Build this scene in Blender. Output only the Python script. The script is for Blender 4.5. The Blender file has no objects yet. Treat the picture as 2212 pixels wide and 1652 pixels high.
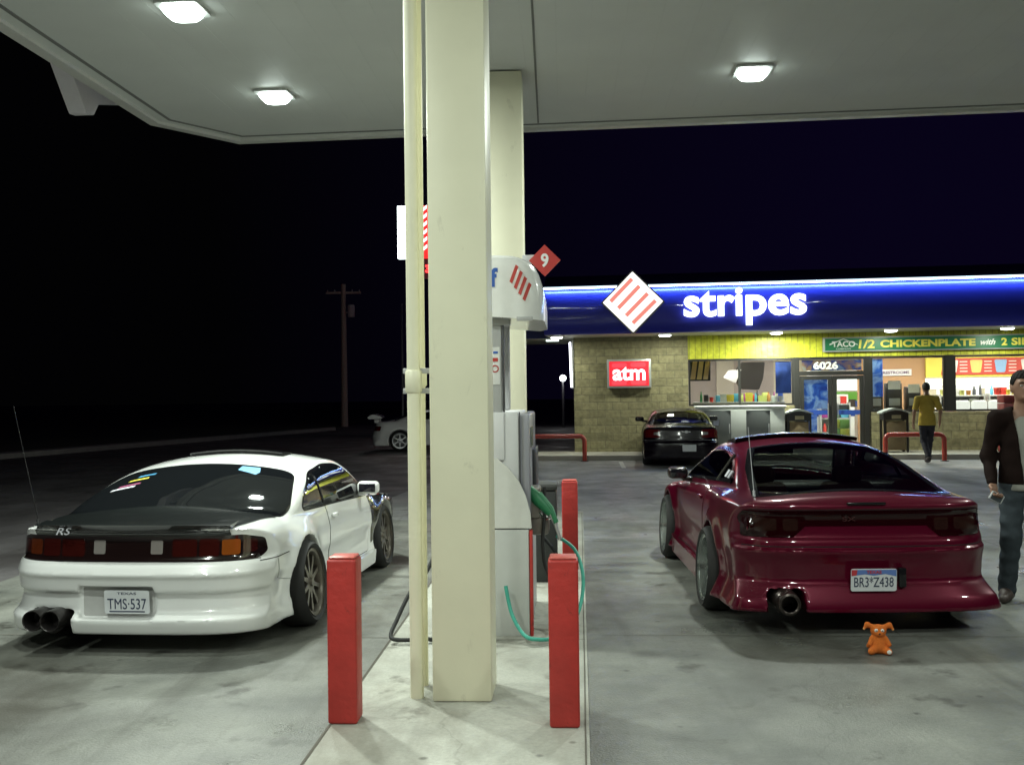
import bpy, bmesh, math, random
import numpy as np
from mathutils import Vector, Matrix, Euler
from mathutils.geometry import delaunay_2d_cdt
random.seed(7)
R = math.radians
sc = bpy.context.scene
COL = sc.collection
# ------------------------------------------------------------------ camera, world, exposure
cam_d = bpy.data.cameras.new('camera'); cam = bpy.data.objects.new('camera', cam_d); COL.objects.link(cam)
cam_d.sensor_width = 36; cam_d.lens = 36 * 2200 / 2212; cam_d.clip_end = 600
cam.matrix_world = Matrix.Translation((0, 0, 1.65)) @ Matrix.Rotation(R(90 + .73), 4, 'X') @ Matrix.Rotation(R(-.7), 4, 'Z')
sc.camera = cam
w = bpy.data.worlds.new('World'); sc.world = w; w.use_nodes = True
wn = w.node_tree.nodes; wl = w.node_tree.links
bg = wn['Background']; bg.inputs['Strength'].default_value = 1
tc = wn.new('ShaderNodeTexCoord'); sx = wn.new('ShaderNodeSeparateXYZ'); cr = wn.new('ShaderNodeValToRGB')
ma = wn.new('ShaderNodeMath'); ma.operation = 'MULTIPLY_ADD'; ma.inputs[1].default_value = .9; ma.inputs[2].default_value = .45
wl.new(tc.outputs['Generated'], sx.inputs[0]); wl.new(sx.outputs['X'], ma.inputs[0]); wl.new(ma.outputs[0], cr.inputs[0])
cr.color_ramp.elements[0].position = .2; cr.color_ramp.elements[0].color = (.0006, .0006, .0008, 1)
cr.color_ramp.elements[1].position = .75; cr.color_ramp.elements[1].color = (.0022, .0011, .0085, 1)
wl.new(cr.outputs[0], bg.inputs['Color'])
sc.view_settings.view_transform = 'Standard'; sc.view_settings.look = 'None'
sc.view_settings.exposure = 0; sc.view_settings.gamma = 1
sc.render.engine = 'CYCLES'
sc.cycles.max_bounces = 6; sc.cycles.transparent_max_bounces = 12
sc.cycles.sample_clamp_indirect = 4
sc.cycles.use_denoising = True

# ------------------------------------------------------------------ object helpers
def tag(o, label=None, cat=None, group=None, kind=None):
    if label: o['label'] = label
    if cat: o['category'] = cat
    if group: o['group'] = group
    if kind: o['kind'] = kind
    return o
def thing(name, label, cat, loc=(0, 0, 0), rz=0, group=None):
    o = bpy.data.objects.new(name, None); COL.objects.link(o); o.empty_display_size = .1
    o.location = loc; o.rotation_euler = (0, 0, rz)
    return tag(o, label, cat, group)
def copy_tree(o, parent=None, loc=None, label=None, rz=None):
    c = o.copy(); COL.objects.link(c)
    if parent is not None: c.parent = parent
    if loc is not None: c.location = loc
    if rz is not None: c.rotation_euler = (0, 0, rz)
    if label: c['label'] = label
    for ch in list(o.children): copy_tree(ch, c)
    return c
class MB:
    def __init__(s): s.v = []; s.f = []
    def add(s, vs, fs):
        n = len(s.v); s.v += [tuple(v) for v in vs]; s.f += [tuple(i + n for i in f) for f in fs]; return s
    def bm(s, b, M=None):
        if M is not None: b.transform(M)
        b.verts.index_update()
        s.add([v.co[:] for v in b.verts], [[v.index for v in f.verts] for f in b.faces]); b.free(); return s
    def box(s, x0, x1, y0, y1, z0, z1, bev=0, M=None, seg=2):
        b = bmesh.new(); bmesh.ops.create_cube(b, size=1)
        b.transform(Matrix.Translation(((x0 + x1) / 2, (y0 + y1) / 2, (z0 + z1) / 2)) @ Matrix.Diagonal((x1 - x0, y1 - y0, z1 - z0, 1)))
        if bev: bmesh.ops.bevel(b, geom=b.edges[:], offset=bev, segments=seg, affect='EDGES', profile=.5)
        return s.bm(b, M)
    def tube(s, pts, r, n=10, cap=True):
        pts = [Vector(p) for p in pts]; m = len(pts); rr = r if hasattr(r, '__len__') else [r] * m
        vs = []; nrm = None
        for i, p in enumerate(pts):
            t = (pts[min(i + 1, m - 1)] - pts[max(i - 1, 0)]).normalized()
            if nrm is None:
                nrm = t.orthogonal().normalized()
            else:
                nrm = (nrm - t * nrm.dot(t)).normalized()
            bn = t.cross(nrm)
            for k in range(n):
                a = 2 * math.pi * k / n
                vs.append(p + (nrm * math.cos(a) + bn * math.sin(a)) * rr[i])
        fs = [(i * n + k, i * n + (k + 1) % n, (i + 1) * n + (k + 1) % n, (i + 1) * n + k) for i in range(m - 1) for k in range(n)]
        if cap: fs += [tuple(range(n))[::-1], tuple((m - 1) * n + k for k in range(n))]
        return s.add(vs, fs)
    def lathe(s, prof, n=40, M=None, closed=False):
        # profile of (radius, x) about the X axis
        m = len(prof); vs = []
        for (r, x) in prof:
            for k in range(n):
                a = 2 * math.pi * k / n; vs.append(Vector((x, r * math.cos(a), r * math.sin(a))))
        if M is not None: vs = [M @ v for v in vs]
        rng = range(m if closed else m - 1)
        fs = [(i * n + k, ((i + 1) % m) * n + k, ((i + 1) % m) * n + (k + 1) % n, i * n + (k + 1) % n) for i in rng for k in range(n)]
        return s.add(vs, fs)
    def prism(s, poly, a0, a1, axis='y', M=None):
        # polygon in the plane across the axis, extruded from a0 to a1
        def P(u, v, a): return {'y': (u, a, v), 'x': (a, u, v), 'z': (u, v, a)}[axis]
        n = len(poly); vs = [Vector(P(u, v, a0)) for u, v in poly] + [Vector(P(u, v, a1)) for u, v in poly]
        if M is not None: vs = [M @ v for v in vs]
        fs = [tuple(range(n)), tuple(range(2 * n - 1, n - 1, -1))] + [(i, n + i, n + (i + 1) % n, (i + 1) % n) for i in range(n)]
        return s.add(vs, fs)
    def build(s, name, mat=None, parent=None, smooth=35):
        me = bpy.data.meshes.new(name); me.from_pydata(s.v, [], s.f); me.validate()
        b = bmesh.new(); b.from_mesh(me); bmesh.ops.recalc_face_normals(b, faces=b.faces); b.to_mesh(me); b.free()
        if smooth:
            me.shade_smooth(); me.set_sharp_from_angle(angle=R(smooth))
        o = bpy.data.objects.new(name, me); COL.objects.link(o)
        if mat: me.materials.append(mat)
        if parent is not None: o.parent = parent
        return o
def text(name, s, size, mat, parent=None, width=None, height=None, ext=.01, fat=0, M=None, align='CENTER', shear=0, space=1):
    """flat lettering in the local XZ plane, facing -Y, centred on the origin of M"""
    c = bpy.data.curves.new(name, 'FONT'); c.body = s; c.size = size; c.extrude = ext; c.offset = fat; c.align_x = align
    c.shear = shear; c.space_character = space; c.resolution_u = 4
    t = bpy.data.objects.new('tmp', c); COL.objects.link(t)
    dg = bpy.context.evaluated_depsgraph_get(); dg.update()
    me = bpy.data.meshes.new_from_object(t.evaluated_get(dg)); bpy.data.objects.remove(t); bpy.data.curves.remove(c)
    me.name = name
    co = np.array([v.co[:] for v in me.vertices])
    lo, hi = co.min(0), co.max(0)
    co[:, 0] -= (lo[0] + hi[0]) / 2; co[:, 1] -= (lo[1] + hi[1]) / 2
    if width: co[:, 0] *= width / (hi[0] - lo[0])
    if height: co[:, 1] *= height / (hi[1] - lo[1])
    MM = (M or Matrix()) @ Matrix.Rotation(R(90), 4, 'X')
    for v, q in zip(me.vertices, co): v.co = MM @ Vector(q)
    me.materials.clear(); me.materials.append(mat)
    o = bpy.data.objects.new(name, me); COL.objects.link(o)
    if parent is not None: o.parent = parent
    return o
def T(x, y, z): return Matrix.Translation((x, y, z))
def RZ(a): return Matrix.Rotation(a, 4, 'Z')
def RX(a): return Matrix.Rotation(a, 4, 'X')
def RY(a): return Matrix.Rotation(a, 4, 'Y')

# ------------------------------------------------------------------ materials
MC = {}
def mat(name, col, rough=.5, metal=0, coat=0, emit=None, es=0, noise=0, nscale=20, bump=0, bscale=60, spec=.5, coatr=.05, scuff=0, sscale=6, scol=None):
    if name in MC: return MC[name]
    m = bpy.data.materials.new(name); m.use_nodes = True; nt = m.node_tree; N = nt.nodes; L = nt.links
    p = N['Principled BSDF']; p.inputs['Base Color'].default_value = (*col, 1); p.inputs['Roughness'].default_value = rough
    p.inputs['Metallic'].default_value = metal; p.inputs['Coat Weight'].default_value = coat; p.inputs['Coat Roughness'].default_value = coatr
    p.inputs['Specular IOR Level'].default_value = spec
    if emit: p.inputs['Emission Color'].default_value = (*emit, 1); p.inputs['Emission Strength'].default_value = es
    t = N.new('ShaderNodeTexCoord')
    nz = N.new('ShaderNodeTexNoise'); nz.inputs['Scale'].default_value = nscale; nz.inputs['Detail'].default_value = 5
    L.new(t.outputs['Object'], nz.inputs['Vector'])
    k = noise or .06
    mx = N.new('ShaderNodeMix'); mx.data_type = 'RGBA'
    mx.inputs[6].default_value = (*[c * (1 - k) for c in col], 1); mx.inputs[7].default_value = (*[min(1, c * (1 + k)) for c in col], 1)
    L.new(nz.outputs['Fac'], mx.inputs[0]); L.new(mx.outputs[2], p.inputs['Base Color'])
    if scuff:
        n3 = N.new('ShaderNodeTexNoise'); n3.inputs['Scale'].default_value = sscale; n3.inputs['Detail'].default_value = 9; n3.inputs['Roughness'].default_value = .7; n3.inputs['Distortion'].default_value = .6
        mp = N.new('ShaderNodeMapping'); mp.inputs['Scale'].default_value = (1, 1, .55); L.new(t.outputs['Object'], mp.inputs[0]); L.new(mp.outputs[0], n3.inputs['Vector'])
        rg = N.new('ShaderNodeMapRange'); rg.inputs[1].default_value = .60; rg.inputs[2].default_value = .68; rg.inputs[3].default_value = 0; rg.inputs[4].default_value = scuff; L.new(n3.outputs['Fac'], rg.inputs[0])
        m2 = N.new('ShaderNodeMix'); m2.data_type = 'RGBA'; L.new(rg.outputs[0], m2.inputs[0]); L.new(mx.outputs[2], m2.inputs[6]); m2.inputs[7].default_value = (*(scol or [c * .35 for c in col]), 1); L.new(m2.outputs[2], p.inputs['Base Color'])
    if bump:
        n2 = N.new('ShaderNodeTexNoise'); n2.inputs['Scale'].default_value = bscale; n2.inputs['Detail'].default_value = 4
        L.new(t.outputs['Object'], n2.inputs['Vector'])
        b = N.new('ShaderNodeBump'); b.inputs['Strength'].default_value = bump; b.inputs['Distance'].default_value = .01
        L.new(n2.outputs['Fac'], b.inputs['Height']); L.new(b.outputs[0], p.inputs['Normal'])
    MC[name] = m; return m
def emis(name, col, s): return mat(name, (.05, .05, .05), .5, emit=col, es=s)
def mcar(name, col, flake=0, rough=.35, coat=1, spec=.5):
    return mat(name, col, rough, metal=flake, coat=coat, spec=spec, noise=.03, nscale=3)
def glassy(name, tint, refl=1.0, rough=.02):
    if name in MC: return MC[name]
    m = bpy.data.materials.new(name); m.use_nodes = True; N = m.node_tree.nodes; L = m.node_tree.links
    N.remove(N['Principled BSDF']); out = N['Material Output']
    tr = N.new('ShaderNodeBsdfTransparent'); tr.inputs[0].default_value = (*tint, 1)
    gl = N.new('ShaderNodeBsdfGlossy'); gl.inputs['Roughness'].default_value = rough
    fr = N.new('ShaderNodeFresnel'); fr.inputs[0].default_value = 1.5
    mm = N.new('ShaderNodeMath'); mm.operation = 'MULTIPLY'; mm.inputs[1].default_value = refl
    mx = N.new('ShaderNodeMixShader'); L.new(fr.outputs[0], mm.inputs[0]); L.new(mm.outputs[0], mx.inputs[0])
    L.new(tr.outputs[0], mx.inputs[1]); L.new(gl.outputs[0], mx.inputs[2]); L.new(mx.outputs[0], out.inputs[0])
    MC[name] = m; return m
def concrete(name, c0, c1, stain, scale=1.0, rough=(.35, .8), tracks=0):
    m = bpy.data.materials.new(name); m.use_nodes = True; N = m.node_tree.nodes; L = m.node_tree.links; p = N['Principled BSDF']
    g = N.new('ShaderNodeNewGeometry')
    def noise(s, d=6, stretch=None):
        n = N.new('ShaderNodeTexNoise'); n.inputs['Scale'].default_value = s; n.inputs['Detail'].default_value = d; n.inputs['Roughness'].default_value = .6
        if stretch:
            mp = N.new('ShaderNodeMapping'); mp.inputs['Scale'].default_value = stretch; mp.inputs['Rotation'].default_value = (0, 0, R(4))
            L.new(g.outputs['Position'], mp.inputs[0]); L.new(mp.outputs[0], n.inputs['Vector'])
        else: L.new(g.outputs['Position'], n.inputs['Vector'])
        return n.outputs['Fac']
    def ramp(a, p0, p1, v0=0, v1=1):
        r = N.new('ShaderNodeMapRange'); r.inputs[1].default_value = p0; r.inputs[2].default_value = p1; r.inputs[3].default_value = v0; r.inputs[4].default_value = v1
        L.new(a, r.inputs[0]); return r.outputs[0]
    def mix(f, a, b):
        x = N.new('ShaderNodeMix'); x.data_type = 'RGBA'; L.new(f, x.inputs[0])
        for i, q in ((6, a), (7, b)):
            if isinstance(q, tuple): x.inputs[i].default_value = (*q, 1)
            else: L.new(q, x.inputs[i])
        return x.outputs[2]
    base = mix(ramp(noise(1.3 * scale), .35, .68), c0, c1)
    base = mix(ramp(noise(45, 3), .35, .75, 0, .35), base, tuple(q * .55 for q in c0))
    s0 = ramp(noise(.32 * scale, 4, (1, .5, 1)), .40, .62, .0, .45)
    base = mix(s0, base, tuple(q * .55 for q in c0))
    s1 = ramp(noise(.75 * scale, 7, (1, .45, 1)), .49, .66, 0, .92)
    base = mix(s1, base, stain)
    s2 = ramp(noise(2.3, 7), .60, .68, 0, .75)
    base = mix(s2, base, tuple(q * .6 for q in stain))
    # drip spots, hairline cracks and tyre streaks
    v = N.new('ShaderNodeTexVoronoi'); v.inputs['Scale'].default_value = 3.2; v.inputs['Randomness'].default_value = 1; L.new(g.outputs['Position'], v.inputs['Vector'])
    base = mix(ramp(v.outputs['Distance'], .035, .085, .65, 0), base, tuple(q * .35 for q in stain))
    v3 = N.new('ShaderNodeTexVoronoi'); v3.inputs['Scale'].default_value = .9; L.new(g.outputs['Position'], v3.inputs['Vector'])
    base = mix(ramp(v3.outputs['Distance'], .05, .12, .5, 0), base, tuple(q * .5 for q in stain))
    wv = N.new('ShaderNodeTexNoise'); wv.inputs['Scale'].default_value = 1.2; wv.inputs['Detail'].default_value = 8; L.new(g.outputs['Position'], wv.inputs['Vector'])
    ad = N.new('ShaderNodeVectorMath'); ad.operation = 'ADD'; L.new(g.outputs['Position'], ad.inputs[0]); L.new(wv.outputs['Color'], ad.inputs[1])
    v2 = N.new('ShaderNodeTexVoronoi'); v2.feature = 'DISTANCE_TO_EDGE'; v2.inputs['Scale'].default_value = .38; L.new(ad.outputs[0], v2.inputs['Vector'])
    base = mix(ramp(v2.outputs['Distance'], .001, .004, .22, 0), base, tuple(q * .4 for q in stain))
    base = mix(ramp(noise(1.0, 4, (3.2, .16, 1)), .56, .70, 0, .45), base, tuple(q * .8 for q in stain))
    L.new(base, p.inputs['Base Color'])
    L.new(ramp(noise(.9, 6), .35, .65, rough[0], rough[1]), p.inputs['Roughness'])
    b = N.new('ShaderNodeBump'); b.inputs['Strength'].default_value = .35; b.inputs['Distance'].default_value = .01
    L.new(noise(70, 4), b.inputs['Height']); L.new(b.outputs[0], p.inputs['Normal'])
    return m
def block_mat(name, c0, c1, mortar, bw, bh, off=.5, bump=.6, rough=.85, msize=.012):
    m = bpy.data.materials.new(name); m.use_nodes = True; N = m.node_tree.nodes; L = m.node_tree.links; p = N['Principled BSDF']
    t = N.new('ShaderNodeTexCoord'); s = N.new('ShaderNodeSeparateXYZ'); c = N.new('ShaderNodeCombineXYZ')
    L.new(t.outputs['Object'], s.inputs[0])
    ad = N.new('ShaderNodeMath'); L.new(s.outputs['X'], ad.inputs[0]); L.new(s.outputs['Y'], ad.inputs[1])
    L.new(ad.outputs[0], c.inputs['X']); L.new(s.outputs['Z'], c.inputs['Y'])
    b = N.new('ShaderNodeTexBrick'); b.inputs['Scale'].default_value = 1; b.inputs['Brick Width'].default_value = bw; b.inputs['Row Height'].default_value = bh
    b.offset = off; b.inputs['Mortar Size'].default_value = msize; b.inputs['Mortar Smooth'].default_value = .3
    b.inputs['Color1'].default_value = (*c0, 1); b.inputs['Color2'].default_value = (*c1, 1); b.inputs['Mortar'].default_value = (*mortar, 1)
    L.new(c.outputs[0], b.inputs['Vector'])
    nz = N.new('ShaderNodeTexNoise'); nz.inputs['Scale'].default_value = 9; nz.inputs['Detail'].default_value = 8; L.new(t.outputs['Object'], nz.inputs['Vector'])
    mx = N.new('ShaderNodeMix'); mx.data_type = 'RGBA'; mx.blend_type = 'MULTIPLY'; mx.inputs[0].default_value = .7
    rm = N.new('ShaderNodeMapRange'); rm.inputs[1].default_value = .3; rm.inputs[2].default_value = .7; rm.inputs[3].default_value = .55; rm.inputs[4].default_value = 1.15
    L.new(nz.outputs['Fac'], rm.inputs[0]); L.new(b.outputs['Color'], mx.inputs[6]); L.new(rm.outputs[0], mx.inputs[7]); L.new(mx.outputs[2], p.inputs['Base Color'])
    a2 = N.new('ShaderNodeMath'); a2.operation = 'MULTIPLY_ADD'; a2.inputs[1].default_value = -1.2
    L.new(b.outputs['Fac'], a2.inputs[0]); L.new(nz.outputs['Fac'], a2.inputs[2])
    bu = N.new('ShaderNodeBump'); bu.inputs['Strength'].default_value = bump; bu.inputs['Distance'].default_value = .03
    L.new(a2.outputs[0], bu.inputs['Height']); L.new(bu.outputs[0], p.inputs['Normal']); p.inputs['Roughness'].default_value = rough
    return m

cream = mat('cream_paint', (.76, .74, .56), .42, noise=.10, nscale=2.5, bump=.12, bscale=18, scuff=.30, sscale=5, scol=(.36, .33, .24))
red_paint = mat('red_paint', (.42, .030, .024), .5, noise=.30, nscale=9, bump=.35, bscale=30, scuff=.75, sscale=11, scol=(.10, .018, .014))
white_p = mat('white_plastic', (.72, .72, .70), .35, coat=.3, noise=.05)
grey_p = mat('grey_plastic', (.30, .30, .31), .5)
lgrey = mat('light_grey_metal', (.45, .45, .45), .4, noise=.08)
dgrey = mat('dark_grey_metal', (.06, .06, .065), .45)
black = mat('black_plastic', (.012, .012, .013), .4)
rubber = mat('rubber', (.018, .018, .018), .75, noise=.3)
chrome = mat('chrome', (.75, .75, .76), .12, metal=1)
steel = mat('steel', (.5, .5, .52), .35, metal=.8)
white_m = mat('white_matte', (.7, .7, .68), .7)
# ------------------------------------------------------------------ implicit-surface modelling
def spl(xs, ys):
    xs = np.array(xs, float); ys = np.array(ys, float); h = np.diff(xs); d = np.diff(ys) / h
    m = np.zeros(len(xs)); m[0] = d[0]; m[-1] = d[-1]
    for i in range(1, len(xs) - 1):
        if d[i - 1] * d[i] > 0: m[i] = 2 * d[i - 1] * d[i] / (d[i - 1] + d[i])
    X = np.linspace(xs[0], xs[-1], 1600); i = np.clip(np.searchsorted(xs, X) - 1, 0, len(h) - 1); t = (X - xs[i]) / h[i]
    Y = (2*t**3-3*t*t+1)*ys[i] + (t**3-2*t*t+t)*h[i]*m[i] + (3*t*t-2*t**3)*ys[i+1] + (t**3-t*t)*h[i]*m[i+1]
    k = np.exp(-np.linspace(-2, 2, 13) ** 2); k /= k.sum(); Y = np.convolve(np.pad(Y, 6, mode='edge'), k, 'valid')
    f = lambda v: np.interp(v, X, Y)
    G = np.gradient(Y, X); f.g = lambda v: np.interp(v, X, G)
    return f
def smax(a, b, k):
    h = np.maximum(k - np.abs(a - b), 0) / k; return np.maximum(a, b) + h * h * k * .25
def smin(a, b, k): return -smax(-a, -b, k)
def nets(F, lo, hi, res, proj=3):
    n = [int(math.ceil((hi[i] - lo[i]) / res)) + 1 for i in range(3)]
    ax = [lo[i] + res * np.arange(n[i]) for i in range(3)]
    V = F(ax[0][:, None, None], ax[1][None, :, None], ax[2][None, None, :]); V = np.broadcast_to(V, n)
    V = np.where(np.abs(V) < 1e-9, 1e-9, V).astype(np.float32)
    S = V < 0
    c = [m - 1 for m in n]; cnt = np.zeros(c, np.int32); sm = np.zeros(c + [3], np.float32)
    def sl(o, ext):
        return tuple(slice(o[i], o[i] + ext[i]) for i in range(3))
    for a in range(3):
        o1 = [0, 0, 0]; o1[a] = 1
        e = [n[0], n[1], n[2]]; e[a] -= 1
        A = V[sl((0, 0, 0), e)]; B = V[sl(o1, e)]; cross = (A < 0) != (B < 0)
        t = np.where(cross, A / np.where(cross, A - B, 1), 0)
        b, d = [q for q in range(3) if q != a]
        for ob in (0, 1):
            for od in (0, 1):
                o = [0, 0, 0]; o[b] = ob; o[d] = od
                cr_ = cross[sl(o, c)]; tt = t[sl(o, c)]
                cnt += cr_; sm[..., a] += np.where(cr_, tt, 0); sm[..., b] += cr_ * ob; sm[..., d] += cr_ * od
    act = cnt > 0; idx = -np.ones(c, np.int64); idx[act] = np.arange(act.sum())
    I = np.argwhere(act); P = (I + sm[act] / cnt[act][:, None]) * res + np.array(lo)
    Q = []
    for a in range(3):
        b, d = (a + 1) % 3, (a + 2) % 3
        e = [n[0], n[1], n[2]]; e[a] -= 1
        o1 = [0, 0, 0]; o1[a] = 1
        A = S[sl((0, 0, 0), e)]; B = S[sl(o1, e)]; E_ = np.argwhere(A != B)
        ok = (E_[:, b] > 0) & (E_[:, d] > 0) & (E_[:, b] < n[b] - 1) & (E_[:, d] < n[d] - 1); E_ = E_[ok]
        if not len(E_): continue
        flip = A[tuple(E_.T)]
        def g(db, dd):
            J = E_.copy(); J[:, b] += db; J[:, d] += dd; return idx[tuple(J.T)]
        q = np.stack([g(-1, -1), g(0, -1), g(0, 0), g(-1, 0)], 1)
        q[~flip] = q[~flip][:, ::-1]; Q.append(q)
    Q = np.concatenate(Q)
    P = P.astype(float)
    for _ in range(proj):
        f0 = F(P[:, 0], P[:, 1], P[:, 2]); g = grad(F, P, f0); gg = (g * g).sum(1) + 1e-9
        st = np.clip(f0 / np.sqrt(gg), -res * .5, res * .5)
        P = P - g / np.sqrt(gg)[:, None] * st[:, None]
    return P, Q
def grad(F, P, f0=None, e=.002):
    if f0 is None: f0 = F(P[:, 0], P[:, 1], P[:, 2])
    return np.stack([(F(P[:, 0] + (e if i == 0 else 0), P[:, 1] + (e if i == 1 else 0), P[:, 2] + (e if i == 2 else 0)) - f0) / e for i in range(3)], 1)
def mesh_from(name, P, Q, material, parent=None, smooth=50):
    me = bpy.data.meshes.new(name); me.from_pydata(P.tolist(), [], Q.tolist()); me.update()
    me.shade_smooth()
    if smooth: me.set_sharp_from_angle(angle=R(smooth))
    o = bpy.data.objects.new(name, me); COL.objects.link(o); me.materials.append(material)
    if parent is not None: o.parent = parent
    return o
def sdf_obj(name, F, lo, hi, res, material, parent=None, smooth=50):
    P, Q = nets(F, lo, hi, res); return mesh_from(name, P, Q, material, parent, smooth)
def trace(F, O, D, maxd=4, step=.55, n=90):
    t = np.zeros(len(O)); ok = np.zeros(len(O), bool)
    for _ in range(n):
        P = O + D * t[:, None]; f = F(P[:, 0], P[:, 1], P[:, 2]); t = np.where(np.abs(f) > 5e-4, t + np.clip(f * step, -.02, .3), t)
    P = O + D * t[:, None]; f = F(P[:, 0], P[:, 1], P[:, 2]); return P, np.abs(f) < .004
def fillet(pts, r, n=5):
    out = []; m = len(pts)
    for i in range(m):
        p = np.array(pts[i][:2], float); a = np.array(pts[i - 1][:2], float); b = np.array(pts[(i + 1) % m][:2], float)
        rr = pts[i][2] if len(pts[i]) > 2 else r
        la, lb = np.linalg.norm(a - p), np.linalg.norm(b - p); q = min(rr, la * .45, lb * .45)
        if q < 1e-4: out.append(p); continue
        A = p + (a - p) / la * q; B = p + (b - p) / lb * q
        for k in range(n + 1):
            t = k / n; out.append((1-t)**2 * A + 2*t*(1-t) * p + t*t * B)
    return out
def grow(poly, d):
    n = len(poly); P = np.array(poly); area = .5 * sum(P[i][0]*P[(i+1)%n][1]-P[(i+1)%n][0]*P[i][1] for i in range(n))
    s = 1 if area > 0 else -1; out = []
    for i in range(n):
        e1 = P[i] - P[i-1]; e2 = P[(i+1)%n] - P[i]
        n1 = np.array([e1[1], -e1[0]]) / (np.linalg.norm(e1) + 1e-9); n2 = np.array([e2[1], -e2[0]]) / (np.linalg.norm(e2) + 1e-9)
        m = n1 + n2; m /= (np.linalg.norm(m) + 1e-9); out.append(P[i] + s * m * d)
    return out
def patch(F, poly, view, off, name, material, parent, step=.03, skirt=.006, r=0, tr=None, smooth=60, g=0):
    """a panel that follows the body surface F inside a 2-D outline seen from one direction"""
    if r is not None and r > 0: poly = fillet(poly, r)
    else: poly = [np.array(p[:2], float) for p in poly]
    if g: poly = grow(poly, g)
    B = []
    for i in range(len(poly)):
        a, b = poly[i], poly[(i + 1) % len(poly)]; k = max(1, int(np.linalg.norm(b - a) / step))
        for j in range(k): B.append(a + (b - a) * j / k)
    nb = len(B); BA = np.array(B); lo, hi = BA.min(0), BA.max(0); I = []
    for u in np.arange(lo[0] + step * .5, hi[0], step):
        for v in np.arange(lo[1] + step * .5, hi[1], step):
            c = False; x0, y0 = BA[:, 0], BA[:, 1]; x1, y1 = np.roll(x0, -1), np.roll(y0, -1)
            cond = ((y0 > v) != (y1 > v)); xi = (x1 - x0) * (v - y0) / np.where(y1 == y0, 1, y1 - y0) + x0
            if np.sum(cond & (u < xi)) % 2 and np.min(np.hypot(x0 - u, y0 - v)) > step * .45: I.append((u, v))
    pts = [Vector(q) for q in B] + [Vector(q) for q in I]
    vs, es, fs, ov, oe, of_ = delaunay_2d_cdt(pts, [(i, (i + 1) % nb) for i in range(nb)], [], 1, 1e-6)
    P2 = np.array([v[:] for v in vs]); n = len(P2)
    if view == 'rear': O = np.stack([P2[:, 0], np.full(n, -.7), P2[:, 1]], 1); D = (0, 1, 0)
    elif view == 'front': O = np.stack([P2[:, 0], np.full(n, 5.4), P2[:, 1]], 1); D = (0, -1, 0)
    elif view == 'right': O = np.stack([np.full(n, 1.5), P2[:, 0], P2[:, 1]], 1); D = (-1, 0, 0)
    elif view == 'left': O = np.stack([np.full(n, -1.5), P2[:, 0], P2[:, 1]], 1); D = (1, 0, 0)
    elif view == 'top': O = np.stack([P2[:, 0], P2[:, 1], np.full(n, 2.2)], 1); D = (0, 0, -1)
    D = np.tile(np.array(D, float), (n, 1))
    P, ok = trace(F, O, D); g_ = grad(F, P); g_ /= np.linalg.norm(g_, axis=1)[:, None] + 1e-9
    P = P + g_ * off; fs = [f for f in fs if all(ok[i] for i in f)]
    V = P.tolist(); Fc = [list(f) for f in fs]
    if skirt:
        ec = {}
        for f in Fc:
            for i in range(len(f)):
                e = (f[i], f[(i + 1) % len(f)]); ec[e] = 1
        bd = [e for e in ec if (e[1], e[0]) not in ec]; mp = {}
        for e in bd:
            for q in e:
                if q not in mp: mp[q] = len(V); V.append((P[q] - g_[q] * (skirt + off)).tolist())
        for a, b in bd: Fc.append([b, a, mp[a], mp[b]])
    me = bpy.data.meshes.new(name); me.from_pydata(V, [], Fc); me.update(); me.validate()
    bb = bmesh.new(); bb.from_mesh(me)
    bb.normal_update(); bmesh.ops.recalc_face_normals(bb, faces=bb.faces)
    # orient with the body surface
    bb.faces.ensure_lookup_table(); bb.verts.index_update()
    s = 0
    for f in bb.faces[:min(len(fs), 40)]: s += f.normal.dot(Vector(g_[min(f.verts[0].index, n - 1)]))
    if s < 0: bmesh.ops.reverse_faces(bb, faces=bb.faces)
    bb.to_mesh(me); bb.free(); me.shade_smooth(); me.set_sharp_from_angle(angle=R(smooth))
    o = bpy.data.objects.new(name, me); COL.objects.link(o); me.materials.append(material)
    if parent is not None: o.parent = parent
    return o
def surf_line(F, pts, view, r, name, material, parent, off=.001):
    """a thin bead laid along the body surface"""
    B = []
    for i in range(len(pts) - 1):
        a, b = np.array(pts[i], float), np.array(pts[i + 1], float); k = max(1, int(np.linalg.norm(b - a) / .03))
        for j in range(k): B.append(a + (b - a) * j / k)
    B.append(np.array(pts[-1], float)); P2 = np.array(B); n = len(P2)
    O, D = {'rear': (np.stack([P2[:, 0], np.full(n, -.7), P2[:, 1]], 1), (0, 1, 0)), 'right': (np.stack([np.full(n, 1.5), P2[:, 0], P2[:, 1]], 1), (-1, 0, 0)),
            'left': (np.stack([np.full(n, -1.5), P2[:, 0], P2[:, 1]], 1), (1, 0, 0)), 'top': (np.stack([P2[:, 0], P2[:, 1], np.full(n, 2.2)], 1), (0, 0, -1))}[view]
    P, ok = trace(F, O, np.tile(np.array(D, float), (n, 1))); P = P[ok]
    g_ = grad(F, P); g_ /= np.linalg.norm(g_, axis=1)[:, None]; P = P + g_ * off
    return MB().tube([Vector(p) for p in P], r, 6).build(name, material, parent)

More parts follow.
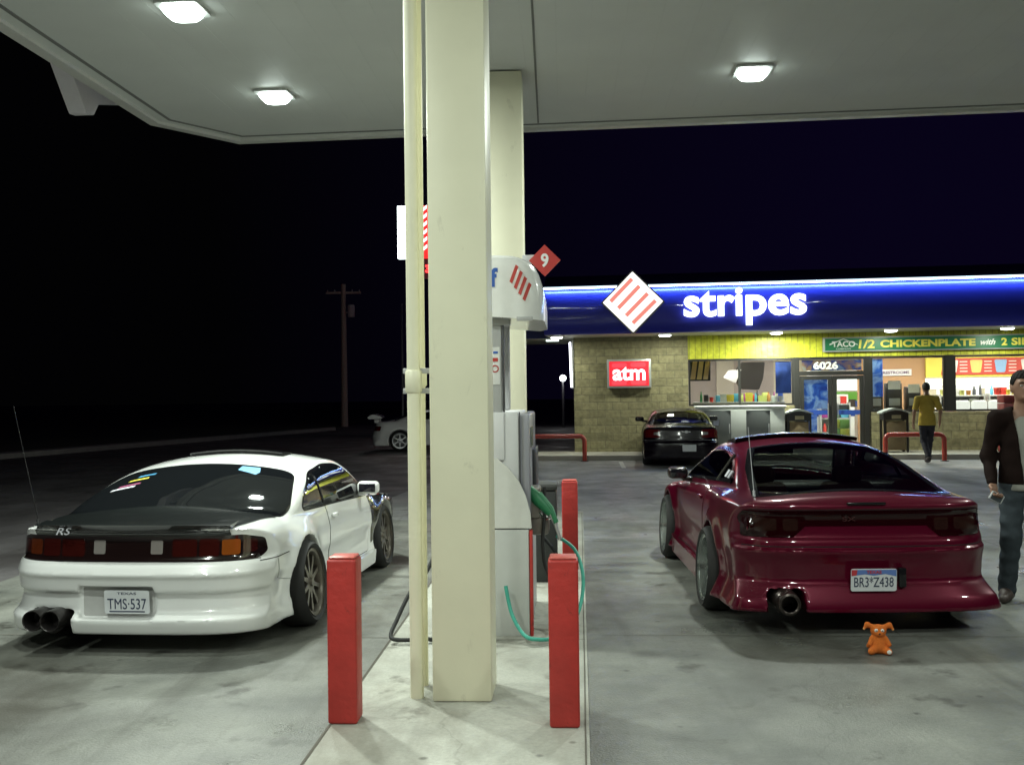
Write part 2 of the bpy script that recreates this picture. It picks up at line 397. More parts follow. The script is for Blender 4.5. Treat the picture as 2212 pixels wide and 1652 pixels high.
# ------------------------------------------------------------------ car shapes
def car_field(P):
    top = spl(*P['top']); roof = spl(*P['roof']); wz = spl(*P['wz']); wy = spl(*P['wy']); gz = spl(*P['gz']); rear = spl(*P['rear']); front = spl(*P['front'])
    hw = P['hw']; ax_ = P['axles']; Ra = P['arch']; zr = P['zr']
    def solid(x, y, z):
        a = np.abs(x); wv = wz(z) * wy(y)
        fl = 0
        for ya in ax_:
            r = np.sqrt((y - ya) ** 2 + (z - zr) ** 2); fl = fl + np.exp(-((r - Ra) / .09) ** 2)
        side = a - wv - P['flare'] * fl
        u = np.minimum(a / hw, 1.15)
        t = (z - (top(y) - P['crown'] * u ** 2)) * .97
        rr = (rear(z) + P['rc1'] * u ** 2 + P['rc2'] * (P.get('lk', .30) + (1 - P.get('lk', .30)) * np.clip((z - P.get('lz', .26)) / .10, 0, 1)) * u ** 7 - y) * .85
        ff = (y - (front(z) - .12 * u ** 2 - .35 * u ** 6)) * .85
        d = smax(side, t, P.get('ks', .06)); d = smax(d, ff, .08); d = smax(d, rr, P.get('kr', .035)); d = smax(d, P['bot'] - z, .02)
        gs = (a - gz(z)) * .93
        gt = (z - (roof(y) - .05 * (a / .55) ** 2)) / np.sqrt(1 + roof.g(y) ** 2)
        gg = smax(gs, gt, .065); gg = smax(gg, P.get('zg', .68) - z, .05); gg = smax(gg, np.maximum(.15 - y, y - 3.6), .03)
        d = smin(d, gg, .03)
        for b in P.get('adds', []): d = smin(d, b(x, y, z), .03)
        return d
    def F(x, y, z):
        d = solid(x, y, z)
        for ya in ax_:
            r = np.sqrt((y - ya) ** 2 + (z - zr) ** 2) - Ra
            d = smax(d, -np.maximum(r, .52 - np.abs(x)), .012)
        for b in P.get('cuts', []): d = smax(d, -b(x, y, z), .012)
        return d
    F.solid = solid
    return F
def boxf(x0, x1, y0, y1, z0, z1, r=.01):
    def f(x, y, z):
        q = [np.abs(x - (x0+x1)/2) - (x1-x0)/2 + r, np.abs(y - (y0+y1)/2) - (y1-y0)/2 + r, np.abs(z - (z0+z1)/2) - (z1-z0)/2 + r]
        o = np.sqrt(sum(np.maximum(v, 0) ** 2 for v in q)); return o + np.minimum(np.maximum(np.maximum(q[0], q[1]), q[2]), 0) - r
    return f
def convex(poly):
    P = [np.array(p, float) for p in poly]; c = sum(P) / len(P); E = []
    for i in range(len(P)):
        a, b = P[i], P[(i + 1) % len(P)]; n = np.array([b[1] - a[1], a[0] - b[0]]); n /= np.linalg.norm(n)
        if np.dot(c - a, n) > 0: n = -n
        E.append((n, a))
    def f(u, v):
        d = None
        for n, a in E:
            q = (u - a[0]) * n[0] + (v - a[1]) * n[1]; d = q if d is None else smax(d, q, .04)
        return d
    return f
def wheel(parent, x, y, rr, width, rimr, rim_mat, spokes, side, camber=0, style='mesh', tyre_w=None, lip=.05, z=None):
    """tyre with child rim; side is +1 for the right of the car"""
    o = side
    M = T(x, y, rr if z is None else z) @ RY(-o * R(camber))
    h = width / 2; tr = rimr + .012
    prof = [(tr, -h*.86), (tr+.015, -h*.97), ((tr+rr)/2, -h*1.04), (rr-.02, -h*.93), (rr-.004, -h*.74), (rr, -h*.4), (rr, h*.4), (rr-.004, h*.74), (rr-.02, h*.93), ((tr+rr)/2, h*1.04), (tr+.015, h*.97), (tr, h*.86)]
    b = MB(); b.lathe(prof, 56, M, closed=True)
    for g in (-.3, 0, .3): pass
    ty = b.build('wheel', rubber, parent)
    r = MB(); f = o * h * .97; w_ = o
    r.lathe([(rimr+.014, f), (rimr+.012, f - w_*.012), (rimr-.012, f - w_*.014), (rimr-.022, f - w_*lip), (rimr-.03, f - w_*(lip+.09)), (rimr-.03, -f)], 56, M)
    hubx = f - w_ * (lip * .75)
    r.lathe([(.0, hubx + w_*.008), (.028, hubx + w_*.006), (.034, hubx - w_*.01), (.075, hubx - w_*.02), (.08, hubx - w_*.06)], 32, M)
    for k in range(spokes):
        a = 2 * math.pi * k / spokes
        Mk = M @ Matrix.Rotation(a, 4, 'X')
        if style == 'split':
            for s in (-1, 1):
                vs = [];
                for (rd, wd, tq) in ((.05, .016, 0), (rimr * .6, .011, .03), (rimr - .018, .012, .055)):
                    for (dy, dx) in ((-wd, 0), (wd, 0), (wd, -.03), (-wd, -.03)):
                        vs.append(Mk @ Vector((hubx - w_*.012 + w_*dx, dy + s * tq * .7, rd)))
                fs = [(i*4+q, i*4+(q+1)%4, (i+1)*4+(q+1)%4, (i+1)*4+q) for i in range(2) for q in range(4)] + [(0, 1, 2, 3), (8, 9, 10, 11)]
                r.add(vs, fs)
        else:
            vs = []
            for (rd, wd) in ((.05, .022), (rimr * .55, .014), (rimr - .018, .02)):
                for (dy, dx) in ((-wd, 0), (wd, 0), (wd*.8, -.03), (-wd*.8, -.03)):
                    vs.append(Mk @ Vector((hubx - w_*.012 + w_*dx, dy, rd)))
            fs = [(i*4+q, i*4+(q+1)%4, (i+1)*4+(q+1)%4, (i+1)*4+q) for i in range(2) for q in range(4)] + [(0, 1, 2, 3), (8, 9, 10, 11)]
            r.add(vs, fs)
    r.build('rim', rim_mat, ty)
    d = MB(); d.lathe([(.0, -w_*.01 + f*.1), (rimr*.78, f*.1), (rimr*.78, f*.1 - w_*.02), (0, f*.1 - w_*.03)], 40, M); d.build('brake_disc', dgrey, ty)
    return ty
def plate(parent, M, s, kind, wmm=.305, hmm=.152):
    g = bpy.data.objects.new
    base = mat('plate_white', (.62, .64, .66), .4); ink = mat('plate_ink', (.03, .04, .08), .5)
    b = MB(); b.prism(fillet([(-wmm/2, -hmm/2), (wmm/2, -hmm/2), (wmm/2, hmm/2), (-wmm/2, hmm/2)], .015), -.003, .0, 'y', M)
    p = b.build('licence_plate', base, parent)
    text('plate_number', s, .1, ink, p, width=wmm * .86, height=hmm * .46, ext=.001, fat=0, M=M @ T(0, -.0042, -.012 if kind else -.004))
    if kind == 'sky':
        b = MB(); b.prism([(-wmm*.49, hmm*.18), (-wmm*.2, hmm*.26), (0, hmm*.20), (wmm*.25, hmm*.27), (wmm*.49, hmm*.16), (wmm*.49, hmm*.46), (-wmm*.49, hmm*.46)], -.0042, -.0032, 'y', M)
        b.build('sky_band', mat('plate_blue', (.10, .18, .45), .5), p)
        text('state_name', 'TEXAS', .05, mat('plate_red', (.45, .04, .05), .5), p, width=.10, height=.022, ext=.001, fat=.001, M=M @ T(0, -.0055, hmm * .36))
        b = MB(); b.prism([(-wmm*.49, hmm*.18), (-wmm*.38, hmm*.22), (-wmm*.36, hmm*.46), (-wmm*.49, hmm*.46)], -.0052, -.0042, 'y', M); b.build('flag_mark', mat('plate_red', (.45, .04, .05), .5), p)
    else:
        text('state_name', 'TEXAS', .03, ink, p, width=.13, height=.016, ext=.001, M=M @ T(0, -.0042, hmm * .37))
        b = MB(); b.prism([(-.12, -.066), (.12, -.066), (.12, -.058), (-.12, -.058)], -.0045, -.0035, 'y', M); b.build('slogan_line', ink, p)
    return p
def hide_mirror(): pass
# ------------------------------------------------------------------ the cars
tyre_void = mat('wheel_well', (.01, .01, .01), .9)
seam = mat('seam_black', (.004, .004, .004), .8)
tint = mat('tinted_glass', (.006, .007, .008), .03, coat=0, spec=.6, noise=.02)
blk_trim = mat('gloss_black_trim', (.008, .008, .009), .15)
def arc(cx, cz, r, a0, a1, n=12): return [(cx + r * math.cos(R(a0 + (a1 - a0) * i / n)), cz + r * math.sin(R(a0 + (a1 - a0) * i / n))) for i in range(n + 1)]
def lamp_unit(F, poly, name, m, parent, off=.006, view='rear', r=.012): return patch(F, poly, view, off, name, m, parent, step=.025, r=r)
def mirror(parent, M, body):
    b = MB(); b.box(-.10, .10, -.045, .05, -.055, .055, .035, M, seg=4); b.tube([M @ Vector((-.02 if False else 0, .02, -.03)), M @ Vector((-.13, .06, -.07))], [.025, .03], 8)
    o = b.build('wing_mirror', body, parent)
    b = MB(); b.box(-.082, .082, -.050, -.0455, -.04, .042, .002, M); b.build('mirror_glass', mat('mirror_glass', (.02, .02, .025), .03, metal=0, spec=1), o)

def white_coupe():
    paint = mcar('white_paint', (.74, .75, .74)); P = dict(
      top=([0,.06,.12,.3,.7,1.2,2.2,2.9,3.2,3.6,4.0,4.3,4.5],[.800,.835,.828,.835,.86,.855,.815,.785,.775,.745,.69,.60,.48]),
      roof=([.0,.45,.60,1.0,1.5,1.85,2.15,2.45,2.75,3.25,3.5,4.5],[.55,.78,.845,1.0,1.135,1.180,1.195,1.180,1.07,.775,.55,.3]),
      wz=([.10,.15,.22,.32,.42,.50,.60,.70,.76,.80,.90],[.885,.89,.885,.872,.88,.90,.902,.88,.853,.81,.70]),
      wy=([0,.3,.9,1.5,2.2,3.0,3.5,4.1,4.5],[.985,1,1.012,.99,.975,.985,1.005,.98,.90]),
      gz=([.6,.78,.86,1.0,1.12,1.2],[.86,.84,.825,.785,.715,.63]),
      rear=([.10,.135,.15,.235,.255,.285,.36,.395,.41,.46,.49,.52,.545,.575,.590,.610,.75,.78,.815,.84],[.06,.02,.012,-.01,.018,.060,.064,.058,.028,.018,.012,-.005,.008,.028,.05,.088,.105,.100,.055,.07]),
      front=([.1,.2,.4,.6,.75],[4.42,4.48,4.5,4.42,4.2]), hw=.90, axles=(.98, 3.46), arch=.348, zr=.305, flare=.03, crown=.045, rc1=.055, rc2=.28, bot=.135, lk=.75, kr=.022)
    P['cuts'] = [boxf(-.31, .20, -.2, .085, .235, .445, .02), boxf(-.68, -.35, -.2, .35, .05, .29, .05)]
    F = car_field(P)
    t = thing('parked_car', 'white low two-door coupe with black boot lid and front wing, left of the cream column', 'car', (-2.53, 6.57, 0), R(-6.0))
    body = sdf_obj('body', F, (-1.0, -.1, .08), (1.0, 4.6, 1.26), .0165, paint, t)
    S = F.solid
    # glass
    back = [(-.785,.69,.10),(.785,.69,.10),(.80,.92,.06),(.655,1.50,.13),(-.655,1.50,.13),(-.80,.92,.06)]
    patch(S, back, 'top', .002, 'rear_window_trim', blk_trim, t, r=.06, g=.016); rw = patch(S, back, 'top', .006, 'rear_window', tint, t, r=.06)
    ws = [(-.58,2.47),(.58,2.47),(.73,3.16),(-.73,3.16)]
    patch(S, ws, 'top', .004, 'windshield', tint, t, r=.06)
    for sd, nm in ((1, 'right'), (-1, 'left')):
        win = [(1.17,.835,.03),(1.25,.91,.06),(1.60,1.045,.12),(2.05,1.085,.1),(2.38,1.065,.1),(3.0,.785,.04),(2.97,.755,.03),(1.19,.82,.02)]
        patch(S, win, nm, .002, 'window_trim', blk_trim, t, r=.05, g=.018); g1 = patch(S, win, nm, .006, 'side_window', tint, t, r=.05)
        surf_line(S, [(1.68, .815), (1.62, 1.045)], nm, .010, 'window_divider', blk_trim, t, off=.006)
        door = [(1.72,.785,.02),(1.70,.50,.1),(1.78,.24,.04),(2.98,.24,.05),(3.03,.55,.1),(2.98,.74,.02)]
        patch(F, door, nm, .0012, 'door_gap', seam, t, r=.04, g=.007)
        d = patch(F, door, nm, .0035, 'door', paint, t, r=.04)
        X = .89 * sd
        b = MB(); b.box(min(X-.02*sd, X+.016*sd), max(X-.02*sd, X+.016*sd), 1.80, 1.90, .685, .715, .01); b.build('handle', paint, d)
        M = T(.895 * sd, 2.72, .875); M = M if sd < 0 else M @ Matrix.Diagonal((1, 1, 1, 1))
        b = MB(); b.box(.84 if sd > 0 else -1.04, 1.04 if sd > 0 else -.84, 2.70, 2.80, .78, .895, .04, seg=4); b.box(.72 if sd > 0 else -.90, .90 if sd > 0 else -.72, 2.75, 2.83, .76, .81, .015); mo = b.build('wing_mirror', paint, t)
        b = MB(); b.box((.865 if sd > 0 else -1.015), (1.015 if sd > 0 else -.865), 2.694, 2.699, .80, .875, .002); b.build('mirror_glass', mat('mirror_glass', (.015, .015, .02), .03, spec=1), mo)
        sk = MB(); sk.prism(fillet([(1.36,.115),(3.05,.115),(3.09,.24),(2.9,.225),(1.5,.225),(1.36,.23)], .03), sd*.80, sd*.925, 'x'); sk.build('side_skirt', paint, t)
        w1 = wheel(t, sd*.865, .98, .305, .24, .232, mat('bronze_rim', (.16, .145, .125), .35, metal=.7), 10, sd, camber=5, lip=.03)
        w2 = wheel(t, sd*.83, 3.46, .305, .225, .225, mat('bronze_rim', None, 0), 10, sd, camber=4, lip=.03)
    fen = [(3.05,.30),(3.045,.55),(3.0,.735),(3.4,.74),(3.85,.70),(4.28,.60),(4.40,.45),(4.3,.33)] + arc(3.46, .305, .352, 4, 176, 16)
    fm = mat('gloss_black_paint', (.012, .012, .010), .2, coat=1)
    patch(F, fen, 'right', .004, 'front_wing', fm, t, step=.025)
    # boot lid
    cf = mat('carbon_black', (.010, .012, .012), .22, coat=.6, noise=.3, nscale=160)
    lid = [(-.67,.215),(-.45,.15),(0,.125),(.45,.15),(.67,.215),(.69,.30),(.79,.705,.02),(-.79,.705,.02),(-.69,.30)]
    patch(F, lid, 'top', .006, 'boot_lid', cf, t, r=.02, step=.025)
    patch(F, [(-.67,.765),(.67,.765),(.665,.832),(-.665,.832)], 'rear', .007, 'boot_lip', cf, t, r=.006, step=.02)
    # ducktail lip spoiler in one moulding
    b = MB()
    pts = []
    for i in range(25):
        u = -1 + i / 12; x = u * .675; y = .045 + .07 * u * u + .06 * abs(u) ** 6
        pts.append([(x, y - .005, .805), (x, y - .045, .845 - .018 * abs(u) ** 3), (x, y + .0, .853 - .02 * abs(u) ** 3), (x, y + .12, .842)])
    vs = [q for p in pts for q in p]; fs = [(i*4+k, i*4+(k+1)%4, (i+1)*4+(k+1)%4, (i+1)*4+k) for i in range(24) for k in range(4)] + [(0,1,2,3), (96,97,98,99)]
    b.add(vs, fs); b.build('boot_spoiler', cf, t, smooth=60)
    # lamps
    panel = [(-.82,.60),(.82,.60),(.855,.64),(.84,.73),(.74,.762),(-.74,.762),(-.84,.73),(-.855,.64)]
    pn = patch(F, panel, 'rear', .004, 'rear_lamp_panel', mat('smoked_panel', (.012, .006, .006), .12, coat=1), t, r=.02, step=.025)
    rl = mat('red_lens', (.036, .005, .004), .1, coat=1); al = mat('amber_lens', (.24, .06, .008), .15, coat=1); wl_ = mat('clear_lens', (.22, .20, .19), .2, coat=1)
    for sd in (1, -1):
        def q(x0, x1, z0, z1): return [(sd*x0, z0), (sd*x1, z0), (sd*x1, z1), (sd*x0, z1)]
        tl = patch(F, q(.30, .46, .628, .742), 'rear', .007, 'tail_lamp', rl, t, r=.015, step=.02)
        tl = patch(F, q(.475, .60, .628, .742), 'rear', .007, 'tail_lamp', rl, t, r=.015, step=.02)
        patch(F, q(.615, .72, .635, .735), 'rear', .007, 'turn_signal', al if sd > 0 else mat('dim_amber_lens', (.09, .018, .006), .15, coat=1), t, r=.015, step=.02)
        patch(F, q(.735, .805, .645, .73), 'rear', .007, 'tail_lamp', rl, t, r=.015, step=.02)
        patch(F, q(.155, .235, .645, .735), 'rear', .007, 'reversing_lamp', wl_, t, r=.012, step=.02)
    M = T(-.05, .092, .333)
    b = MB(); b.prism(fillet([(-.31,.24),(.20,.24),(.20,.44),(-.31,.44)], .02), .082, .09, 'y'); b.build('plate_recess', mat('recess_white', (.45, .45, .44), .5), t)
    plate(t, T(.015, .045, .345) @ RX(R(4)), 'TMS·537', 'plain')
    # twin exhaust
    ex = mat('burnt_steel', (.05, .045, .045), .3, metal=.7)
    for k, x in enumerate((-.58, -.46)):
        b = MB(); pr = [(.062,.0),(.066,-.004),(.068,.02),(.066,.22),(.05,.24),(.05,.23),(.058,.2),(.058,.01),(.060,.0)]
        b.lathe([(r_, q_) for r_, q_ in pr], 32, T(x, -.05, .235) @ RZ(R(90)) , closed=True); b.lathe([(0, .12), (.058, .12)], 24, T(x, -.05, .235) @ RZ(R(90)))
        b.build('exhaust_tip', ex, t)
    b = MB(); b.tube([(-.56, .16, .2), (-.56, .5, .17), (-.45, .9, .17)], [.09, .1, .06], 16); b.build('silencer', ex, t)
    # sunroof visor, aerial, stickers
    b = MB(); vv = []
    for i in range(13):
        u = -1 + i / 6; x = u * .40; z = 1.205 - .03 * u * u
        vv += [(x, 2.00, z), (x, 1.985, z + .02), (x, 2.05, z + .022), (x, 2.3, z - .0)]
    b.add(vv, [(i*4+k, i*4+(k+1)%4, (i+1)*4+(k+1)%4, (i+1)*4+k) for i in range(12) for k in range(4)] + [(0,1,2,3), (48,49,50,51)]); b.build('sunroof_visor', blk_trim, t)
    b = MB(); b.tube([(-.74, .30, .82), (-.742, .295, .85)], .012, 8); b.tube([(-.742, .295, .85), (-.86, .21, 1.62)], [.0035, .0022], 6); b.build('aerial', black, t)
    st = mat('sticker_white', (.55, .55, .6), .5); sb = mat('sticker_blue', (.05, .25, .45), .5); sy = mat('sticker_yellow', (.6, .5, .05), .5); sp = mat('sticker_plum', (.25, .05, .12), .5)
    patch(S, [(.26,1.36),(.42,1.30),(.435,1.36),(.405,1.46),(.26,1.455)], 'top', .0075, 'window_sticker', sb, t, step=.02)
    for k, (y0, m_) in enumerate(((1.30, sb), (1.22, sy), (1.12, sp), (1.07, st))):
        patch(S, [(-.62+.03*(3-k)*1.2-.0,y0-.02),(-.44+.02*(3-k),y0+.0),(-.44+.02*(3-k),y0+.03),(-.61+.03*(3-k)*1.2,y0+.01)], 'top', .0075, 'window_sticker', m_, t, step=.015)
    text('boot_emblem', 'R', .05, st, t, width=.05, height=.045, ext=.002, M=T(-.44, .045, .80) @ RX(R(-10)), shear=.3)
    text('boot_emblem', 'S', .05, st, t, width=.045, height=.045, ext=.002, M=T(-.385, .042, .80) @ RX(R(-10)), shear=.3)
    # creases of the bumper
    surf_line(F, [(x, .598) for x in np.linspace(-.83, .83, 40)], 'rear', .003, 'bumper_seam', seam, t)
    surf_line(F, [(.885, .60), (.95, .42), (.70, .40)][:0] or [(.25, .585), (.60, .590)], 'right', .003, 'bumper_seam', seam, t)
    surf_line(F, [(.63, .40), (.52, .42), (.43, .44), (.40, .60)], 'right', .0022, 'bumper_seam', mat('seam_grey', (.3, .3, .3), .6), t)
    return t

def red_hatch():
    paint = mcar('burgundy_paint', (.088, .0015, .0145), flake=.30, spec=.15, coat=.7); P = dict(
      top=([0,.05,.12,.3,.6,1.2,2.2,2.9,3.2,3.6,4.0,4.3,4.45],[.86,.915,.935,.945,.955,.94,.885,.845,.83,.79,.73,.64,.50]),
      roof=([.0,.20,.32,.8,1.3,1.75,2.05,2.35,2.7,3.2,3.4,4.4],[.75,.90,.945,1.085,1.205,1.255,1.265,1.25,1.13,.84,.60,.3]),
      wz=([.12,.16,.24,.36,.46,.56,.64,.74,.84,.90,1.0],[.945,.94,.91,.868,.873,.885,.885,.875,.84,.79,.65]),
      wy=([0,.3,.9,1.5,2.2,3.0,3.5,4.0,4.45],[.97,.995,1.015,.985,.97,.98,1.0,.97,.90]),
      gz=([.7,.86,.93,1.05,1.18,1.27],[.80,.775,.745,.67,.585,.50]),
      rear=([.12,.16,.20,.33,.36,.38,.46,.52,.56,.575,.59,.62,.64,.66,.80,.83,.86,.92,.95],[.02,-.035,-.03,.03,.052,.054,.048,.035,.02,.018,.05,.055,.062,.085,.10,.075,.055,.10,.13]),
      front=([.1,.2,.4,.6,.75],[4.37,4.43,4.45,4.37,4.2]), hw=.89, axles=(.95, 3.42), arch=.355, zr=.32, flare=.04, crown=.055, rc1=.045, rc2=.24, bot=.165, kr=.03)
    P['cuts'] = [boxf(-.69, -.44, -.3, .5, .05, .315, .045)]
    F0 = car_field(P); S = F0.solid
    back = [(-.72,.30),(.70,.30),(.61,1.0),(.49,1.50),(-.50,1.50),(-.63,1.0)]
    ws = [(-.50,2.42),(.50,2.42),(.68,3.10),(-.68,3.10)]
    side = [(.95,.955),(1.42,1.13),(1.9,1.185),(2.35,1.155),(3.0,.865),(2.9,.855)]
    hb, hw_, hs = convex(back), convex(ws), convex(side)
    def F(x, y, z):
        d = F0(x, y, z); s = S(x, y, z)
        cav = smax(smax(np.abs(x) - .66, .42 - z, .03), smax(.45 - y, y - 3.15, .03), .03); cav = smax(cav, s + .045, .02)
        d = smax(d, -cav, .005)
        h = np.maximum(hb(x, y) + .015, .93 - z); d = smax(d, -h, .004)
        h = np.maximum(hw_(x, y) + .015, .82 - z); d = smax(d, -h, .004)
        h = np.maximum(hs(y, z) + .015, .4 - np.abs(x)); d = smax(d, -h, .004)
        return d
    t = thing('parked_car', 'dark red low hatchback coupe with one large exhaust, orange plush toy behind it', 'car', (2.40, 6.86, 0), R(-1.2))
    body = sdf_obj('body', F, (-1.02, -.15, .08), (1.02, 4.55, 1.34), .0165, paint, t)
    gl = glassy('light_tint_glass', (.80, .86, .82), .9); 
    for poly, v, nm in ((back, 'top', 'rear_window'), (ws, 'top', 'windshield'), (side, 'left', 'side_window'), (side, 'right', 'side_window')):
        rp = fillet(poly, .05); ins = grow(rp, -.05 if nm == 'rear_window' else -.03)
        # opaque black border ring
        g = patch(S, ins, v, .006, nm, gl if nm != 'side_window' else glassy('dark_tint_glass', (.05, .055, .055), 1.2), t, skirt=0)
        ring(S, rp, ins, v, .004, 'window_border', blk_trim, g)
    for sd, nm in ((1, 'right'), (-1, 'left')):
        surf_line(S, [(1.52, .93), (1.46, 1.14)], nm, .014, 'window_divider', blk_trim, t, off=.006)
        door = [(1.60,.88,.02),(1.58,.55,.1),(1.66,.28,.04),(2.92,.28,.05),(2.98,.55,.1),(2.95,.80,.02)]
        patch(F0, door, nm, .0012, 'door_gap', seam, t, r=.04, g=.007); d = patch(F0, door, nm, .0035, 'door', paint, t, r=.04)
        X = .865 * sd; b = MB(); b.box(min(X-.02*sd, X+.014*sd), max(X-.02*sd, X+.014*sd), 1.66, 1.80, .77, .80, .01); b.build('handle', paint, d)
        b = MB(); b.box(.82 if sd > 0 else -1.01, 1.01 if sd > 0 else -.82, 2.62, 2.73, .855, .965, .045, seg=4); b.box(.70 if sd > 0 else -.87, .87 if sd > 0 else -.70, 2.68, 2.76, .83, .875, .015); mo = b.build('wing_mirror', mat('mirror_shell', (.02, .012, .012), .25, coat=.5), t)
        b = MB(); b.box((.845 if sd > 0 else -.985), (.985 if sd > 0 else -.845), 2.612, 2.6185, .875, .948, .002); b.build('mirror_glass', MC['mirror_glass'], mo)
        sk = MB(); sk.prism(fillet([(1.34,.13),(3.02,.13),(3.06,.30),(2.9,.27),(1.5,.27),(1.34,.30)], .03), sd*.80, sd*.93, 'x'); sk.build('side_skirt', paint, t)
        wheel(t, sd*.862, .95, .315, .235, .238, chrome if False else mat('polished_rim', (.42, .45, .44), .22, metal=.9), 8, sd, camber=3, style='split', lip=.07)
        wheel(t, sd*.85, 3.42, .315, .225, .235, MC['polished_rim'], 8, sd, camber=3, style='split', lip=.06)
    # rear lamps: long dark panel with lower lobes at both ends
    sm = mat('smoked_red_lens', (.014, .0012, .002), .08, spec=.5)
    patch(F0, [(-.82,.735),(-.42,.735),(.42,.735),(.82,.735),(.835,.78),(.81,.835),(-.81,.835),(-.835,.78)], 'rear', .006, 'rear_lamp_panel', sm, t, r=.015, step=.025)
    il = mat('lamp_inner', (.022, .008, .006), .15, coat=.5)
    for sd in (1, -1):
        patch(F0, [(sd*.82,.655),(sd*.50,.655),(sd*.41,.735),(sd*.41,.80),(sd*.815,.80)], 'rear', .008, 'tail_lamp', sm, t, r=.02, step=.025)
        for (x0, x1) in ((.46, .56), (.60, .75)):
            patch(F0, [(sd*x0,.70),(sd*x1,.70),(sd*x1,.785),(sd*x0,.785)], 'rear', .0095, 'lamp_cell', il, t, r=.02, step=.02)
    text('rear_badge', 'SILVA'[:0] or 'SX', .05, mat('badge_dark', (.06, .02, .02), .3), t, width=.09, height=.028, ext=.001, M=T(-.12, .078, .782))
    bl = MB(); bl.box(-.14, .12, .045, .07, .880, .897, .004); bl.build('brake_lamp', blk_trim, t)
    surf_line(F0, [(x, .598) for x in np.linspace(-.82, .82, 40)], 'rear', .0035, 'bumper_seam', seam, t)
    surf_line(F0, [(x, .845) for x in np.linspace(-.78, .78, 40)], 'rear', .003, 'hatch_seam', seam, t)
    plate(t, T(.01, -.012, .385) @ RX(R(5)), 'BR3*Z438', 'sky')
    b = MB(); b.box(.185, .235, .0, .05, .33, .46, .008); b.build('plate_bracket', blk_trim, t)
    ex = mat('sooty_steel', (.06, .05, .045), .3, metal=.8)
    Mx = T(-.565, -.07, .235) @ RZ(R(90))
    b = MB(); b.lathe([(.052,.0),(.060,-.006),(.074,0),(.078,.02),(.078,.05),(.07,.06),(.085,.09),(.09,.45),(.05,.5),(.05,.45),(.052,.1)], 40, Mx); b.lathe([(0, .16), (.053, .16)], 24, Mx); b.build('exhaust_tip', ex, t)
    b = MB(); b.box(.35, .75, .25, .8, .12, .24, .05); b.build('spare_wheel_well', tyre_void, t)
    vv = []; b = MB()
    for i in range(13):
        u = -1 + i / 6; x = u * .52; z = 1.268 - .045 * u * u
        vv += [(x, 1.93, z), (x, 1.90, z + .030), (x, 1.98, z + .036), (x, 2.34, z - .01)]
    b.add(vv, [(i*4+k, i*4+(k+1)%4, (i+1)*4+(k+1)%4, (i+1)*4+k) for i in range(12) for k in range(4)] + [(0,1,2,3), (48,49,50,51)]); b.build('sunroof_visor', blk_trim, t)
    b = MB(); b.tube([(-.70, .36, .90), (-.70, .37, .955)], .011, 8); b.tube([(-.70, .37, .95), (-.70, .53, 1.40)], [.0035, .0022], 6); b.build('aerial', steel, t)
    # two stickers in the rear quarter window
    for y in (1.16, 1.27): patch(S, [(y, .975), (y + .07, .975), (y + .07, 1.03), (y, 1.03)], 'left', .009, 'window_sticker', mat('sticker_white', (.5, .5, .5), .5), t, step=.02)
    # interior seen through the glass
    seatm = mat('dark_red_cloth', (.05, .012, .014), .9)
    for x in (-.36, .36):
        b = MB(); b.box(x - .22, x + .22, 1.62, 1.80, .45, .90, .07, M=T(0, 0, 0), seg=4); b.box(x - .12, x + .12, 1.63, 1.76, .89, 1.03, .05, seg=4); b.box(x - .24, x + .24, 1.7, 2.25, .42, .58, .06, seg=3); b.build('seat', seatm, t)
    b = MB(); b.box(-.62, .62, .98, 1.14, .45, .86, .06, seg=3); b.build('rear_seat', seatm, t)
    b = MB(); b.box(-.64, .64, 2.75, 3.1, .50, .80, .06, seg=3); b.build('dashboard', black, t)
    b = MB(); b.lathe([(.185, 0), (.20, .012), (.185, .024), (.172, .012)], 32, T(-.36, 2.60, .76) @ RX(0) @ RZ(R(90)), closed=True); b.build('steering_wheel', black, t)
    b = MB(); b.box(-.11, .11, 2.45, 2.47, 1.09, 1.14, .01); b.build('rear_view_mirror', black, t)
    return t
def ring(F, outer, inner, view, off, name, m, parent):
    """border strip between two matching outlines, laid on the surface F"""
    n = len(outer); K = 4; pts = []
    fin = []
    for i in range(n):
        a = np.array(outer[i]); b = np.array(outer[(i+1) % n]); c = np.array(inner[i]); d = np.array(inner[(i+1) % n]); k = max(1, int(np.linalg.norm(b - a) / .03))
        for j in range(k): fin.append((a + (b - a) * j / k, c + (d - c) * j / k))
    n = len(fin); P2 = np.array([o + (q - o) * (k / K) * (1.12 if k == K else 1) for o, q in fin for k in range(K + 1)])
    z = np.full(len(P2), 2.2); f = np.full(len(P2), 1.5)
    O, D = {'top': (np.stack([P2[:, 0], P2[:, 1], z], 1), (0, 0, -1)), 'right': (np.stack([f, P2[:, 0], P2[:, 1]], 1), (-1, 0, 0)), 'left': (np.stack([-f, P2[:, 0], P2[:, 1]], 1), (1, 0, 0))}[view]
    P, ok = trace(F, O, np.tile(np.array(D, float), (len(P2), 1))); g = grad(F, P); g /= np.linalg.norm(g, axis=1)[:, None]; P = P + g * off
    fs = [(i*(K+1)+k, i*(K+1)+k+1, ((i+1) % n)*(K+1)+k+1, ((i+1) % n)*(K+1)+k) for i in range(n) for k in range(K)]
    return MB().add(P.tolist(), fs).build(name, m, parent, smooth=60)

